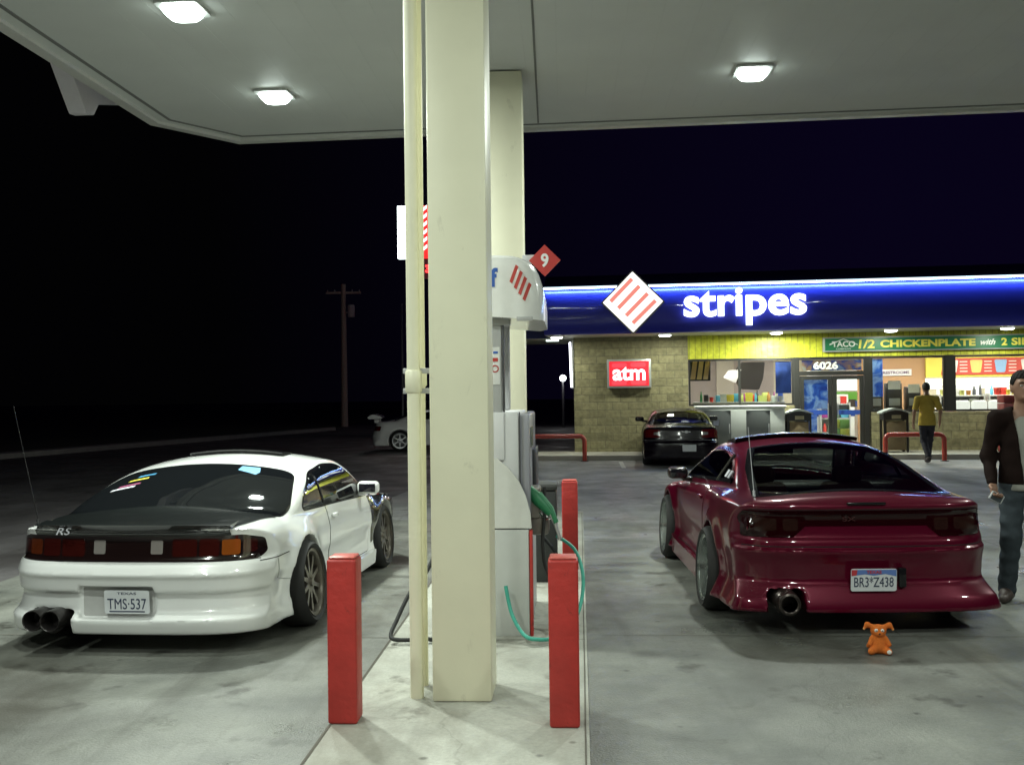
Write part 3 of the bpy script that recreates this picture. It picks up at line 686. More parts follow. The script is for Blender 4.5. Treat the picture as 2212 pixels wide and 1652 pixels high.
def black_sedan():
    paint = mat('black_paint', (.006, .003, .007), .25, spec=.25, coat=.25); P = dict(
      top=([0,.05,.12,.3,.7,1.2,2.9,3.2,3.6,4.1,4.4,4.6],[.84,.90,.915,.925,.95,.95,.94,.92,.87,.78,.68,.5]),
      roof=([.0,.45,.60,1.0,1.35,1.7,2.1,2.5,2.8,3.35,3.6,4.6],[.6,.86,.94,1.13,1.24,1.29,1.30,1.28,1.19,.92,.6,.3]),
      wz=([.12,.2,.35,.5,.65,.78,.86,.92,1.0],[.83,.835,.84,.85,.855,.84,.81,.76,.66]),
      wy=([0,.3,.9,1.5,2.2,3.0,3.6,4.2,4.6],[.97,.99,1,1,1,1,1,.97,.9]),
      gz=([.7,.90,1.0,1.12,1.25,1.32],[.80,.765,.73,.67,.58,.52]),
      rear=([.12,.2,.3,.45,.55,.58,.62,.70,.84,.90],[.06,.02,.01,.0,.01,.05,.07,.08,.10,.07]),
      front=([.1,.2,.4,.6,.75],[4.52,4.58,4.6,4.5,4.3]), hw=.86, axles=(1.0, 3.6), arch=.345, zr=.31, flare=.012, crown=.04, rc1=.07, rc2=.25, bot=.17, kr=.04)
    F0 = car_field(P); S = F0.solid
    back = [(-.64,.66),(.64,.66),(.52,1.33),(-.52,1.33)]; ws = [(-.55,2.5),(.55,2.5),(.68,3.25),(-.68,3.25)]; side = [(.85,.985),(1.25,1.18),(1.9,1.23),(2.4,1.21),(3.1,.975)]
    hb, hw_, hs = convex(back), convex(ws), convex(side)
    def F(x, y, z):
        d = F0(x, y, z); s = S(x, y, z)
        cav = smax(smax(np.abs(x) - .68, .45 - z, .03), smax(.60 - y, y - 3.25, .03), .03); cav = smax(cav, s + .06, .02); d = smax(d, -cav, .005)
        for h in (np.maximum(hb(x, y) + .015, .93 - z), np.maximum(hw_(x, y) + .015, .93 - z), np.maximum(hs(y, z) + .015, .4 - np.abs(x))): d = smax(d, -h, .004)
        return d
    t = thing('parked_car', 'black four-door saloon parked facing the shop by the sign wall', 'car', (3.76, 22.75, 0), R(-7))
    sdf_obj('body', F, (-1.0, -.1, .1), (1.0, 4.7, 1.36), .028, paint, t)
    for poly, v, nm in ((back, 'top', 'rear_window'), (ws, 'top', 'windshield'), (side, 'left', 'side_window'), (side, 'right', 'side_window')):
        rp = fillet(poly, .06); ins = grow(rp, -.035)
        g = patch(S, ins, v, .006, nm, glassy('clear_glass', (.6, .63, .62), 1.2), t, skirt=0); ring(S, rp, ins, v, .004, 'window_border', blk_trim, g)
    rl = mat('dark_red_lens', (.11, .006, .008), .1, coat=1)
    for sd in (1, -1):
        tl = patch(F0, [(sd*.46,.66),(sd*.80,.66),(sd*.81,.82),(sd*.70,.85),(sd*.46,.84)], 'rear', .006, 'tail_lamp', rl, t, r=.02)
        patch(F0, [(sd*.48,.72),(sd*.60,.72),(sd*.60,.78),(sd*.48,.78)], 'rear', .009, 'reversing_lamp', mat('clear_lens', None), tl, r=.01)
        b = MB(); b.box(.80 if sd > 0 else -1.02, 1.02 if sd > 0 else -.80, 2.75, 2.88, .96, 1.08, .045, seg=3); b.box(.72 if sd > 0 else -.85, .85 if sd > 0 else -.72, 2.8, 2.88, .94, .99, .02); b.build('wing_mirror', blk_trim, t)
        wheel(t, sd*.745, 1.0, .315, .21, .21, MC['polished_rim'], 7, sd); wheel(t, sd*.745, 3.6, .315, .21, .21, MC['polished_rim'], 7, sd)
        surf_line(F0, [(1.55, .93), (1.52, .5), (1.6, .25)], 'left' if sd < 0 else 'right', .004, 'door_seam', seam, t); surf_line(F0, [(2.1, .93), (2.08, .25)], 'left' if sd < 0 else 'right', .004, 'door_seam', seam, t)
    surf_line(F0, [(x, .60) for x in np.linspace(-.8, .8, 30)], 'rear', .005, 'bumper_seam', chrome, t)
    b = MB(); b.prism([(-.09,-.012),(-.03,-.012),(-.03,-.028),(.03,-.028),(.03,-.012),(.09,-.012),(.09,.012),(.03,.012),(.03,.028),(-.03,.028),(-.03,.012),(-.09,.012)], -.01, .01, 'y', T(.12, .065, .79)); b.build('boot_emblem', steel, t)
    plate(t, T(.18, -.012, .42), 'CH7 K204'[:0] or '', 'plain') if False else None
    b = MB(); b.prism(fillet([(-.15,-.075),(.15,-.075),(.15,.075),(-.15,.075)], .015), -.012, .0, 'y', T(.18, -.003, .43)); b.build('licence_plate', MC['plate_white'], t)
    for x in (-.37, .37):
        b = MB(); b.box(x - .24, x + .24, 1.95, 2.1, .45, 1.0, .07, seg=3); b.box(x - .12, x + .12, 1.97, 2.07, 1.0, 1.15, .04, seg=3); b.build('seat', mat('grey_cloth', (.07, .07, .075), .9), t)
    b = MB(); b.box(-.66, .66, 1.0, 1.2, .45, .98, .06, seg=3); b.build('rear_seat', MC['grey_cloth'], t)
    b = MB(); b.box(-.66, .66, 2.9, 3.2, .55, .92, .06, seg=3); b.build('dashboard', black, t)
    return t

def far_coupe():
    paint = mcar('far_white_paint', (.85, .84, .83)); P = dict(
      top=([0,.05,.12,.3,.7,1.2,2.9,3.2,3.6,4.1,4.3,4.45],[.80,.87,.885,.90,.93,.93,.92,.90,.85,.76,.66,.5]),
      roof=([.0,.45,.60,1.0,1.5,1.8,2.1,2.4,2.7,3.25,3.5,4.6],[.6,.86,.92,1.07,1.21,1.26,1.275,1.25,1.15,.9,.6,.3]),
      wz=([.12,.2,.35,.5,.65,.78,.86,.92,1.0],[.82,.83,.83,.84,.845,.83,.80,.74,.62]),
      wy=([0,.3,.9,1.5,2.2,3.0,3.6,4.1,4.45],[.96,.99,1,1,.99,1,1,.97,.9]),
      gz=([.7,.90,1.0,1.12,1.25,1.32],[.79,.755,.71,.65,.55,.5]),
      rear=([.12,.2,.3,.45,.55,.62,.72,.84,.90],[.06,.02,.01,.0,.03,.06,.09,.12,.07]),
      front=([.1,.2,.4,.6,.75],[4.35,4.42,4.45,4.35,4.1]), hw=.85, axles=(.88, 3.45), arch=.345, zr=.31, flare=.015, crown=.04, rc1=.07, rc2=.25, bot=.17, kr=.04)
    F = car_field(P); t = thing('parked_car', 'white coupe with raised rear wing parked side-on far across the dark forecourt', 'car', (-4.36, 31.7, 0), R(-86))
    sdf_obj('body', F, (-1.0, -.1, .1), (1.0, 4.6, 1.34), .03, paint, t); S = F.solid
    for nm in ('right', 'left'): patch(S, [(1.08,.955,.02),(1.55,1.15,.1),(2.0,1.20,.1),(2.35,1.17,.1),(3.0,.94,.02)], nm, .006, 'side_window', tint, t, r=.03)
    patch(S, [(-.62,.72),(.62,.72),(.46,1.48),(-.46,1.48)], 'top', .006, 'rear_window', tint, t, r=.05); patch(S, [(-.52,2.42),(.52,2.42),(.66,3.15),(-.66,3.15)], 'top', .006, 'windshield', tint, t, r=.05)
    for sd in (1, -1):
        wheel(t, sd*.745, .88, .318, .21, .22, mat('silver_rim', (.6, .6, .62), .3, metal=.6), 6, sd, lip=.03); wheel(t, sd*.745, 3.45, .318, .21, .22, MC['silver_rim'], 6, sd, lip=.03)
        patch(F, [(sd*.45,.62),(sd*.80,.62),(sd*.80,.76),(sd*.45,.76)], 'rear', .006, 'tail_lamp', MC['dark_red_lens'], t, r=.02)
        b = MB(); b.box(sd*.62-.02, sd*.62+.02, .10, .24, .86, 1.03, .012); b.build('wing_support', paint, t)
        surf_line(F, [(1.6, .9), (1.58, .5), (1.64, .25)], 'right' if sd > 0 else 'left', .006, 'door_seam', seam, t)
    b = MB(); b.prism(fillet([(-.10,1.02),(-.02,1.10),(.12,1.12),(.30,1.07),(.36,1.01),(.20,.99),(-.05,.98)], .02), -.78, .78, 'x'); b.build('rear_wing', paint, t)
    return t
# ------------------------------------------------------------------ ground
def sheet(name, poly, z, m, kind='structure', z0=None):
    b = MB()
    if z0 is None: b.add([(x, y, z) for x, y in poly], [tuple(range(len(poly)))])
    else: b.prism(poly, z0, z, 'z')
    o = b.build(name, m, smooth=0)
    if kind: o['kind'] = kind
    return o
conc = concrete('forecourt_concrete', (.125, .130, .118), (.26, .265, .235), (.055, .052, .042), rough=(.25, .65))
isl = concrete('island_concrete', (.36, .365, .32), (.49, .49, .43), (.20, .19, .155), scale=1.6, rough=(.5, .85))
asph = concrete('asphalt', (.035, .033, .034), (.055, .052, .052), (.02, .02, .02), rough=(.6, .9))
sheet('ground', [(-250, -60), (250, -60), (250, 400), (-250, 400)], -.012, asph)
lot = concrete('lot_concrete', (.20, .20, .20), (.30, .30, .29), (.10, .10, .095), rough=(.4, .8))
sheet('forecourt', [(-4.0, -16), (22, -16), (24, 27.2), (3, 29.2), (-2, 33), (-1.2, 22), (-2.6, 13)], -.004, lot)
sheet('side_lot', [(-26, -20), (4, -20), (4, 28), (-2, 40), (-4.5, 60), (-9, 60), (-15, 29.2), (-30, 21)], -.008, concrete('side_lot_paving', (.10, .094, .096), (.14, .13, .135), (.05, .045, .045), rough=(.4, .8)))
sheet('canopy_slab', [(-5.3, -12), (16, -13), (17.5, 14.2), (-4.6, 13.6)], 0, conc)
# grooves in the slabs
gm = mat('joint_dark', (.09, .08, .065), .9)
b = MB()
def groove(a, c, wd=.012, z=.0045):
    d = Vector((c[0]-a[0], c[1]-a[1])).normalized(); n = Vector((-d.y, d.x)) * wd * .3
    k = len(b.v); b.add([(a[0]+n.x, a[1]+n.y, z), (a[0]-n.x, a[1]-n.y, z), (c[0]-n.x, c[1]-n.y, z), (c[0]+n.x, c[1]+n.y, z)], [(0, 1, 2, 3)])
for y in (7.0, 11.5, 2.2): groove((-5.1, y + .35), (-.86, y), .014); groove((.6, y), (16, y - 1.1), .014)
groove((-3.0, 7.2), (-2.2, 15.5), .012); groove((4.4, -5), (5.3, 15), .012); groove((2.6, 6.9), (3.1, 15), .010)
b.build('slab_joints', gm, smooth=0)['kind'] = 'structure'
# pump island: a pale raised-flush slab
L0, L1 = (-1.20, .2), (-.44, 14.8); R0, R1 = (.04, .2), (.98, 14.4)
sheet('pump_island', [L0, R0, R1, L1], .006, isl)
b = MB()
groove((-1.19, .2), (-.45, 14.6), .02, .0105); groove((-.95, 5.02), (.33, 4.96), .0, .0105) if False else None
groove((-.80, 6.9), (.47, 6.86), .014, .0105); groove((.02, .2), (.95, 14.2), .010, .0105)
b.build('island_joints', gm, smooth=0)['kind'] = 'structure'
# far kerb, road edge and parking lines
kb = mat('kerb_concrete', (.30, .29, .27), .8, noise=.3, nscale=3)
sheet('kerb', [(-30, 21.8), (-15.5, 29.6), (-9.4, 52), (-9.0, 51.9), (-14.9, 29.0), (-29.6, 21.2)], .14, kb, z0=-.02)
sheet('verge', [(-80, 10), (-30.2, 22), (-15.7, 29.8), (-9.7, 53), (-14, 150), (-120, 150)], .10, mat('night_grass', (.03, .035, .02), .95, noise=.5, bump=.6, bscale=30), z0=-.02)
pl = mat('line_paint', (.5, .5, .46), .7, noise=.3, nscale=30)
for i, x in enumerate((2.42, 5.35, 8.3, 11.2, 14.1)):
    y = 27.3 - (x - 1.66) * .1405 - 2.4
    o = sheet('parking_line', [(x, y - 4.3 + 2.2), (x + .10, y - 4.3 + 2.2), (x + .25, y), (x + .15, y)], .0015 + .004, pl); 

# ------------------------------------------------------------------ canopy
HC = 4.9
soff = mat('canopy_white', (.56, .58, .55), .55, noise=.08, nscale=1.5)
can = thing('fuel_canopy', 'wide pale grey flat canopy roof over the fuel pumps, rounded left corner', 'canopy', (0, 5, 0))
poly = [(-4.95, -6), (-4.30, 8.55), (-4.08, 11.85), (-3.36, 12.72), (17, 10.45), (16, -8)]
cp = [(x, y - 5) for x, y in poly]
b = MB(); b.prism(cp, HC, HC + .10, 'z'); b.build('soffit', soff, can)
b = MB(); outer = grow([np.array(p) for p in cp], .13); n = len(cp)
for i in range(n):
    j = (i + 1) % n
    q = [cp[i], cp[j], tuple(outer[j]), tuple(outer[i])]
    b.prism(q, HC - .035, HC + .95, 'z')
b.build('fascia', mat('canopy_fascia', (.60, .60, .56), .4, coat=.3), can)
b = MB(); inn = grow([np.array(p) for p in cp], -.13); inn2 = grow([np.array(p) for p in cp], -.17)
for i in range(n):
    j = (i + 1) % n
    b.prism([tuple(inn2[i]), tuple(inn2[j]), tuple(inn[j]), tuple(inn[i])], HC - .008, HC + .01, 'z')
b.build('edge_trim', mat('canopy_seam', (.16, .165, .155), .7), can)
b = MB(); k = 0
x = -4.0
while x < 15.5:
    b.prism([(x, -11), (x + .012, -11), (x + .9 + .012, 7.0 - (x + 3.3) * .098), (x + .9, 7.0 - (x + 3.3) * .098)], HC - .001, HC + .004, 'z'); x += .305
b.build('panel_joints', mat('soffit_joint', (.545, .565, .535), .55), can)
b = MB(); b.prism([(-.02, -2.0), (.0, -2.0), (.36, 7.1), (.34, 7.1)], HC - .012, HC + .004, 'z'); b.build('soffit_seam', mat('canopy_seam', None), can)
# a wing of the square logo sign hanging on the left edge
ds = thing('canopy_sign', 'pale wedge-shaped corner of a sign hanging from the canopy edge, upper left', 'sign', (-4.62, 11.3, 0), R(-4))
b = MB(); b.prism(fillet([(-.56, 5.24), (-.16, 4.80), (0, 4.82), (.12, 4.98), (1.2, 5.28), (1.2, 5.8), (-.56, 5.8)], .03), -.20, .0, 'x'); b.build('sign_box', mat('sign_back', (.75, .72, .75), .5, coat=.3), ds)
b = MB(); b.box(.0, .30, -.2, .0, 5.18, 5.26); b.build('bracket', lgrey, ds)
for q in ((-.12, 4.88), (-.03, 4.90)):
    b = MB(); b.tube([(-.205, q[0], q[1]), (-.195, q[0], q[1])], .018, 8); b.build('bolt', steel, ds)

def canopy_light(x, y, size, power, lab, rz=R(-5)):
    t = thing('ceiling_light', lab, 'ceiling light', (x, y, HC), rz, 'square lights set into the canopy')
    b = MB(); s = size
    b.prism(fillet([(-s*.62,-s*.62),(s*.62,-s*.62),(s*.62,s*.62),(-s*.62,s*.62)], .03), -.028, -.006, 'z'); b.build('housing', mat('fixture_white', (.6, .62, .6), .4), t)
    b = MB(); K = [fillet([(-k*s,-k*s),(k*s,-k*s),(k*s,k*s),(-k*s,k*s)], k*s*.75) for k in (.54, .50, .40, .24)]; m_ = len(K[0])
    b.add([(q[0], q[1], z) for r_, z in zip(K, (-.028, -.060, -.090, -.105)) for q in r_], [(i*m_+k, i*m_+(k+1) % m_, (i+1)*m_+(k+1) % m_, (i+1)*m_+k) for i in range(3) for k in range(m_)] + [tuple(3*m_+k for k in range(m_))]); b.build('lens', emis('canopy_lens', (.86, 1.0, .93), 14), t)
    l = bpy.data.lights.new('lamp', 'AREA'); l.shape = 'SQUARE'; l.size = s * .75; l.energy = power; l.color = (.91, 1.0, .90)
    o = bpy.data.objects.new('lamp', l); COL.objects.link(o); o.parent = t; o.location = (0, 0, -.115)
    return t
PW = 185
for x, y, p, lab in ((-2.49, 10.82, PW*.95, 'square white light under the canopy, near its far left corner'), (-2.69, 8.40, PW*1.6, 'bright round glowing light at the top left edge of the picture'),
                (2.46, 10.21, PW*1.1, 'square white light under the canopy right of the cream columns'),
                (-2.90, 5.98, PW*.45, 'canopy light over the white coupe, just above the frame'), (-3.05, 3.5, PW*.7, 'canopy light over the near left lane, above the frame'), (-3.2, .2, PW*.95, 'canopy light behind the viewer, left lane'),
                (2.15, 2.9, PW*.45, 'canopy light over the near right lane, above the frame'), (2.0, .3, PW*.6, 'canopy light behind the viewer, right lane'),
                (7.6, 9.6, PW, 'canopy light over the next lane to the right, outside the frame'), (7.3, 3.0, PW*.8, 'canopy light far right near lane, outside the frame')):
    canopy_light(x, y, .29, p, lab)

# columns
AX = R(-3.3)
def column(x, y, wx, wy, lab, top=HC):
    t = thing('canopy_column', lab, 'column', (x, y, .006), AX, 'cream canopy columns')
    b = MB(); b.box(-wx/2, wx/2, -wy/2, wy/2, .0, top - .02, .012, seg=2); b.build('post', cream, t)
    return t
c1 = column(-.278, 5.68, .320, .36, 'near cream square column with drain pipes, standing between two red bollards')
c2 = column(-.03, 10.3, .34, .36, 'far cream square column behind the fuel pump')
dp = thing('drain_pipe', 'cream round vertical pipe with coupling fixed left of the near column', 'pipe', (-.540, 5.60, .006), AX, 'pipes beside the near column')
b = MB(); b.tube([(0, 0, 0), (0, 0, 4.85)], .037, 20); b.build('pipe', cream, dp)
b = MB(); b.tube([(0, 0, 1.665), (0, 0, 1.675), (0, 0, 1.78), (0, 0, 1.79)], [.040, .047, .047, .040], 20); b.build('coupling', cream, dp)
b = MB(); b.box(-.06, .09, .0, .02, 1.66, 1.69, .003); b.build('strap', lgrey, dp); b = MB(); b.box(-.06, .09, .0, .02, 1.77, 1.80, .003); b.build('strap', lgrey, dp)
dp2 = thing('drain_pipe', 'thinner shaded pipe squeezed between the round pipe and the near column', 'pipe', (-.530, 5.84, .006), AX, 'pipes beside the near column')
b = MB(); b.tube([(0, 0, 0), (0, 0, 4.85)], .033, 16); b.build('pipe', cream, dp2)
b = MB(); b.tube([(0, 0, 1.70), (0, 0, 1.71), (0, 0, 1.80), (0, 0, 1.81)], [.035, .042, .042, .035], 16); b.build('coupling', cream, dp2)

def bollard(x, y, lab, h=.84, s=.15):
    t = thing('bollard', lab, 'bollard', (x, y, .006), AX, 'square red steel bollards around the island')
    b = MB(); b.box(-s/2, s/2, -s/2, s/2, 0, h - .012, .014, seg=3); b.build('post', red_paint, t)
    b = MB(); b.box(-s/2+.008, s/2-.008, -s/2+.008, s/2-.008, h - .013, h, .008); b.build('cap', mat('worn_red', (.50, .10, .08), .4, noise=.5, nscale=60), t)
    return t
bollard(-.87, 5.22, 'red square bollard beside the white coupe, left of the near column')
bollard(.245, 5.12, 'red square bollard right of the near column, in front of the pump')
bollard(.535, 9.69, 'red square bollard farthest away, behind the pump near the red car')

# ------------------------------------------------------------------ fuel pump
pump = thing('fuel_pump', 'white and grey fuel dispenser with curved white hood behind the near column', 'fuel pump', (-.16, 7.0, .006), AX)
pw = mat('pump_white', (.60, .60, .57), .35, coat=.4, noise=.08, scuff=.3, sscale=7)
pg = mat('pump_grey', (.40, .40, .40), .45, noise=.06); pdk = mat('pump_dark', (.05, .05, .055), .4)
b = MB(); b.box(-.27, .27, .03, 1.17, 0, .72, .01); b.build('lower_cabinet', pg, pump)
# end panels with the curved bulge: profile in the cross direction
prof = [(-.285, .0), (.285, .0), (.285, .70), (.275, .83), (.245, .95), (.20, 1.05), (.13, 1.14), (.06, 1.20), (-.06, 1.20), (-.13, 1.14), (-.20, 1.05), (-.245, .95), (-.275, .83), (-.285, .70)]
b = MB(); b.prism([(u, v) for u, v in prof if v > .68 or v == 0][2:] if False else [(.283, .735), (.275, .84), (.245, .955), (.20, 1.055), (.13, 1.145), (.05, 1.215), (-.05, 1.215), (-.13, 1.145), (-.20, 1.055), (-.245, .955), (-.275, .84), (-.283, .735)], .0, .03, 'y'); b.build('end_panel', pw, pump)
b = MB(); b.box(-.283, .262, 0, .03, .0, .725, .004); b.build('end_panel', mat('pump_lower', (.47, .48, .46), .5, noise=.12, nscale=6), pump)
b = MB(); b.box(.266, .288, -.004, .05, .0, .72, .003); b.build('red_edge', red_paint, pump)
b = MB(); b.box(-.04, .20, .04, 1.16, .72, 1.53, .01); b.box(-.04, .10, .02, .04, 1.2, 1.53, .004); b.build('upper_cabinet', mat('pump_upper', (.62, .62, .63), .4, noise=.05), pump)
b = MB(); b.box(.202, .275, .06, 1.14, .80, 1.52, .02); b.build('display_panel', mat('pump_panel', (.30, .30, .34), .3, coat=.4), pump)
b = MB(); b.box(.275, .30, .5, 1.05, .85, 1.25, .01); b.build('card_reader', pdk, pump)
b = MB(); b.box(.276, .282, .15, .45, 1.28, 1.42, .002); b.build('price_screen', mat('lcd', (.10, .12, .10), .2), pump)
b = MB(); b.box(.203, .21, .028, .042, .74, 1.53, 0); b.build('cabinet_seam', pdk, pump)
for x0, x1, m_, nm in ((-.06, -.02, lgrey, 'hood_post'), (-.005, .085, pg, 'hood_post'), (.0905, .105, pdk, 'post_seal')):
    b = MB(); b.box(x0, x1, .05, .12, 1.53, 2.24, .004); b.build(nm, m_, pump)
b = MB(); b.box(-.06, .15, .03, .12, 2.13, 2.225, .01); b.build('post_cap', pg, pump)
b = MB(); b.box(-.045, .085, .9, 1.1, 1.53, 2.3, .01); b.build('hood_post', pg, pump)
b = MB(); b.box(.005, .075, .044, .049, 1.72, 1.98, .001); b.build('sticker', white_m, pump)
b = MB(); b.box(.02, .062, .040, .0435, 1.88, 1.905, 0); b.build('sticker_mark', red_paint, pump)
b = MB(); b.lathe([(.018, 0), (.026, 0), (.026, .003), (.018, .003)], 20, T(.042, .041, 1.83) @ RZ(R(90)), closed=True); b.build('no_smoking_mark', red_paint, pump)
b = MB(); b.box(.03, .062, .040, .0435, 1.935, 1.95, 0); b.build('sticker_mark', mat('ink_blue', (.02, .10, .42), .5), pump)
# hood: curved across the island, wide soffit
hp = [(-.02, 2.60)]
def hood_x(z): return .385 - .11 * max(0, (z - 2.30) / .31) ** 2.2
vs = []; fs = []; lv = [2.16, 2.20, 2.30, 2.40, 2.48, 2.54, 2.585, 2.605]
yr = [0, 1.2]
rings = []
for z in lv:
    hx = hood_x(z); top_in = max(0, (z - 2.54) / .065) ** 2 * .06; q = []
    x1 = hx - top_in; y0 = -.06 + top_in * .6; y1 = 1.26 - top_in
    zz = z
    for a in [(-x1 + .06, y0), (x1 - .20, y0), (x1 - .13, y0 + .008), (x1 - .05, y0 + .05), (x1 - .012, y0 + .12), (x1, y0 + .22), (x1, y1 - .2), (x1 - .06, y1), (-x1 + .06, y1), (-x1, y1 - .1), (-x1, y0 + .1)]: q.append((a[0], a[1], zz + (0.05 * (1 - min(1, (a[0] + .3) / .6)) if z < 2.2 else 0)))
    rings.append(q)
b = MB(); m_ = len(rings[0])
b.add([q for r_ in rings for q in r_], [(i*m_+k, i*m_+(k+1) % m_, (i+1)*m_+(k+1) % m_, (i+1)*m_+k) for i in range(len(lv)-1) for k in range(m_)] + [tuple((len(lv)-1)*m_+k for k in range(m_)), tuple(range(m_))[::-1]])
hood = b.build('hood', mat('hood_white', (.82, .82, .80), .25, coat=.5), pump, smooth=50)
hred = mat('logo_red', (.50, .05, .04), .45)
for k in range(4):
    b = MB(); x = .185 + k * .029; z0 = (2.455, 2.415, 2.375, 2.335)[k]
    y = lambda xx: -.0645 + max(0, (xx - .20)) ** 2 * 3.2
    hh = (.13, .15, .15, .13)[k]
    pts = [(x - .030, z0 - .035), (x - .012, z0 - .05), (x + .032, z0 + .065), (x + .014, z0 + .08)]
    b.add([(u, y(u) - .001, v) for u, v in pts] + [(u, y(u) + .02, v) for u, v in pts], [(0,1,2,3), (7,6,5,4), (0,4,5,1), (1,5,6,2), (2,6,7,3), (3,7,4,0)]); b.build('logo_stripe', hred, hood)
text('hood_lettering', 'f', .17, mat('ink_blue', None), hood, width=.055, height=.13, ext=.002, fat=.006, M=T(.048, -.063, 2.45))
text('hood_lettering', 'sel', .17, mat('ink_blue', None), hood, width=.20, height=.13, ext=.002, fat=.006, M=T(-.225, -.063, 2.40)) if False else None
b = MB(); b.box(.20, .31, -.066, -.05, 2.15, 2.18, .004); b.build('hood_latch', pg, hood)
b = MB(); b.tube([(.30, .1, 2.46), (.33, .12, 2.25)], .01, 6); 
# nozzle, boots and hoses on the right face
noz = thing('fuel_nozzle', 'green handled fuel nozzle hooked on the right side of the pump', 'nozzle', (.150, 7.16, -.10), R(-20))
ng = mat('nozzle_green', (.015, .16, .065), .45, noise=.1)
b = MB()
b.tube([(-.045, 0, 1.10), (-.01, 0, 1.055), (.04, 0, 1.005), (.09, 0, .955), (.12, 0, .92)], [.028, .048, .046, .034, .028], 12); b.tube([(.03, 0, 1.06), (.115, 0, .96), (.155, 0, .86)], [.024, .024, .02], 10); b.build('grip', ng, noz)
b = MB(); b.tube([(.12, 0, .92), (.15, 0, .85), (.175, 0, .77)], [.022, .014, .012], 10); b.tube([(.175, 0, .77), (.182, 0, .745)], [.014, .014], 10); b.build('spout', steel, noz)
b = MB(); b.tube([(.0, 0, 1.0), (.025, 0, .93), (.075, 0, .88), (.115, 0, .89)], .007, 6); b.build('trigger', chrome, noz)
hold = MB(); hold.box(.09, .20, .18, .40, .78, 1.0, .02); hold.box(.12, .26, .20, .36, .66, .80, .03)
h_ = hold.build('nozzle_boot', mat('boot_silver', (.22, .2, .18), .4, metal=.4), None); h_.parent = pump; h_.location = (.14, -.02, 0)
def hose(name, pts, r, m, lab):
    P = [Vector(p) for p in pts]; out = []
    for i in range(len(P) - 1):
        p0, p1, p2, p3 = P[max(i-1, 0)], P[i], P[i+1], P[min(i+2, len(P)-1)]
        for k in range(8):
            t = k / 8; out.append(.5 * ((2*p1) + (-p0+p2)*t + (2*p0-5*p1+4*p2-p3)*t*t + (-p0+3*p1-3*p2+p3)*t**3))
    out.append(P[-1]); o = MB().tube(out, r, 10).build(name, m); return tag(o, lab, 'hose')
hose('air_hose', [(-.06, 6.93, .36), (-.02, 6.88, .18), (.06, 6.72, .075), (.15, 6.70, .05), (.27, 6.78, .045), (.40, 7.0, .09), (.475, 7.2, .22), (.49, 7.35, .38), (.44, 7.5, .52), (.32, 7.6, .60)], .013, mat('teal_rubber', (.05, .34, .26), .55), 'teal hose curling from the pump round the right red bollard')
hose('fuel_hose', [(.22, 7.20, 1.0), (.215, 7.14, .80), (.20, 7.10, .62), (.22, 7.08, .45), (.30, 7.1, .33), (.36, 7.25, .31), (.33, 7.5, .45), (.20, 7.6, .62)], .012, rubber, 'black hose hanging in a loop below the green nozzle')
hose('fuel_hose', [(-.42, 7.5, .9), (-.60, 7.2, .45), (-.72, 7.05, .30), (-.80, 6.92, .14), (-.83, 6.82, .06), (-.78, 6.78, .04), (-.62, 6.80, .04), (-.46, 6.9, .06), (-.40, 7.3, .5)], .014, rubber, 'black hose drooping to the ground left of the pipes')
0 and hose('fuel_hose', [(.30, 7.6, 1.25), (.42, 7.45, .75), (.36, 7.30, .42), (.30, 7.22, .30)], .012, rubber, 'second black hose strand beside the nozzle, behind the right bollard')
# number flag on the far column
nf = thing('number_sign', 'red diamond sign with white number nine fixed to the far column', 'sign', (.335, 9.95, 2.965), AX)
b = MB(); b.prism([(0, -.155), (.155, 0), (0, .155), (-.155, 0)], -.012, .012, 'y'); b.build('sign_plate', mat('flag_red', (.42, .03, .025), .4, coat=.3), nf)
text('number', '9', .2, white_m, nf, width=.075, height=.135, ext=.002, fat=.006, M=T(0, -.0135, 0))
b = MB(); b.box(-.22, -.06, .016, .04, -.03, .06, .004); b.build('bracket', lgrey, nf)
# dark bin behind the pump
tb = thing('trash_bin', 'tall dark square bin behind the fuel pump', 'bin', (.255, 9.15, .006), AX)
b = MB(); b.box(-.19, .135, -.18, .18, 0, .80, .02); b.build('bin_body', mat('bin_dark', (.03, .032, .03), .5), tb)
b = MB(); b.box(-.20, .145, -.19, .19, .80, .87, .03); b.build('lid', mat('bin_lid', (.05, .05, .048), .5), tb)

# ------------------------------------------------------------------ far things on the left
def pole_thing(name, lab, cat, x, y, h, r0, r1, m):
    t = thing(name, lab, cat, (x, y, 0)); b = MB(); b.tube([(0, 0, 0), (0, 0, h * .5), (0, 0, h)], [r0, (r0 + r1) / 2, r1], 12); b.build('pole', m, t); return t
wood = mat('pole_wood', (.5, .40, .34), .9, noise=.4, bump=.4)
up = pole_thing('utility_pole', 'wooden utility pole with crossarm and transformer in the dark distance', 'utility pole', -9.55, 58, 8.1, .20, .13, wood)
b = MB(); b.box(-1.0, 1.0, -.05, .05, 7.55, 7.67); b.build('crossarm', wood, up)
for x in (-.9, -.5, .5, .9):
    b = MB(); b.tube([(x, 0, 7.67), (x, 0, 7.72), (x, 0, 7.80)], [.03, .05, .03], 8); b.build('insulator', grey_p, up)
b = MB(); b.tube([(.45, -.1, 6.2), (.45, -.1, 6.25), (.45, -.1, 6.85), (.45, -.1, 6.92)], [.16, .2, .2, .15], 16); b.build('transformer', mat('transformer_grey', (.5, .45, .48), .5), up)
b = MB(); b.box(0, .45, -.05, .0, 6.45, 6.52); b.build('transformer_arm', wood, up)
pole_thing('light_pole', 'thin pale pole behind the distant white coupe', 'pole', -4.3, 40, 5.3, .045, .035, lgrey)
ps = thing('pylon_sign', 'tall lit roadside sign, white panel and red striped panel, half hidden by the near column', 'sign', (-4.0, 44, 0), R(-3))
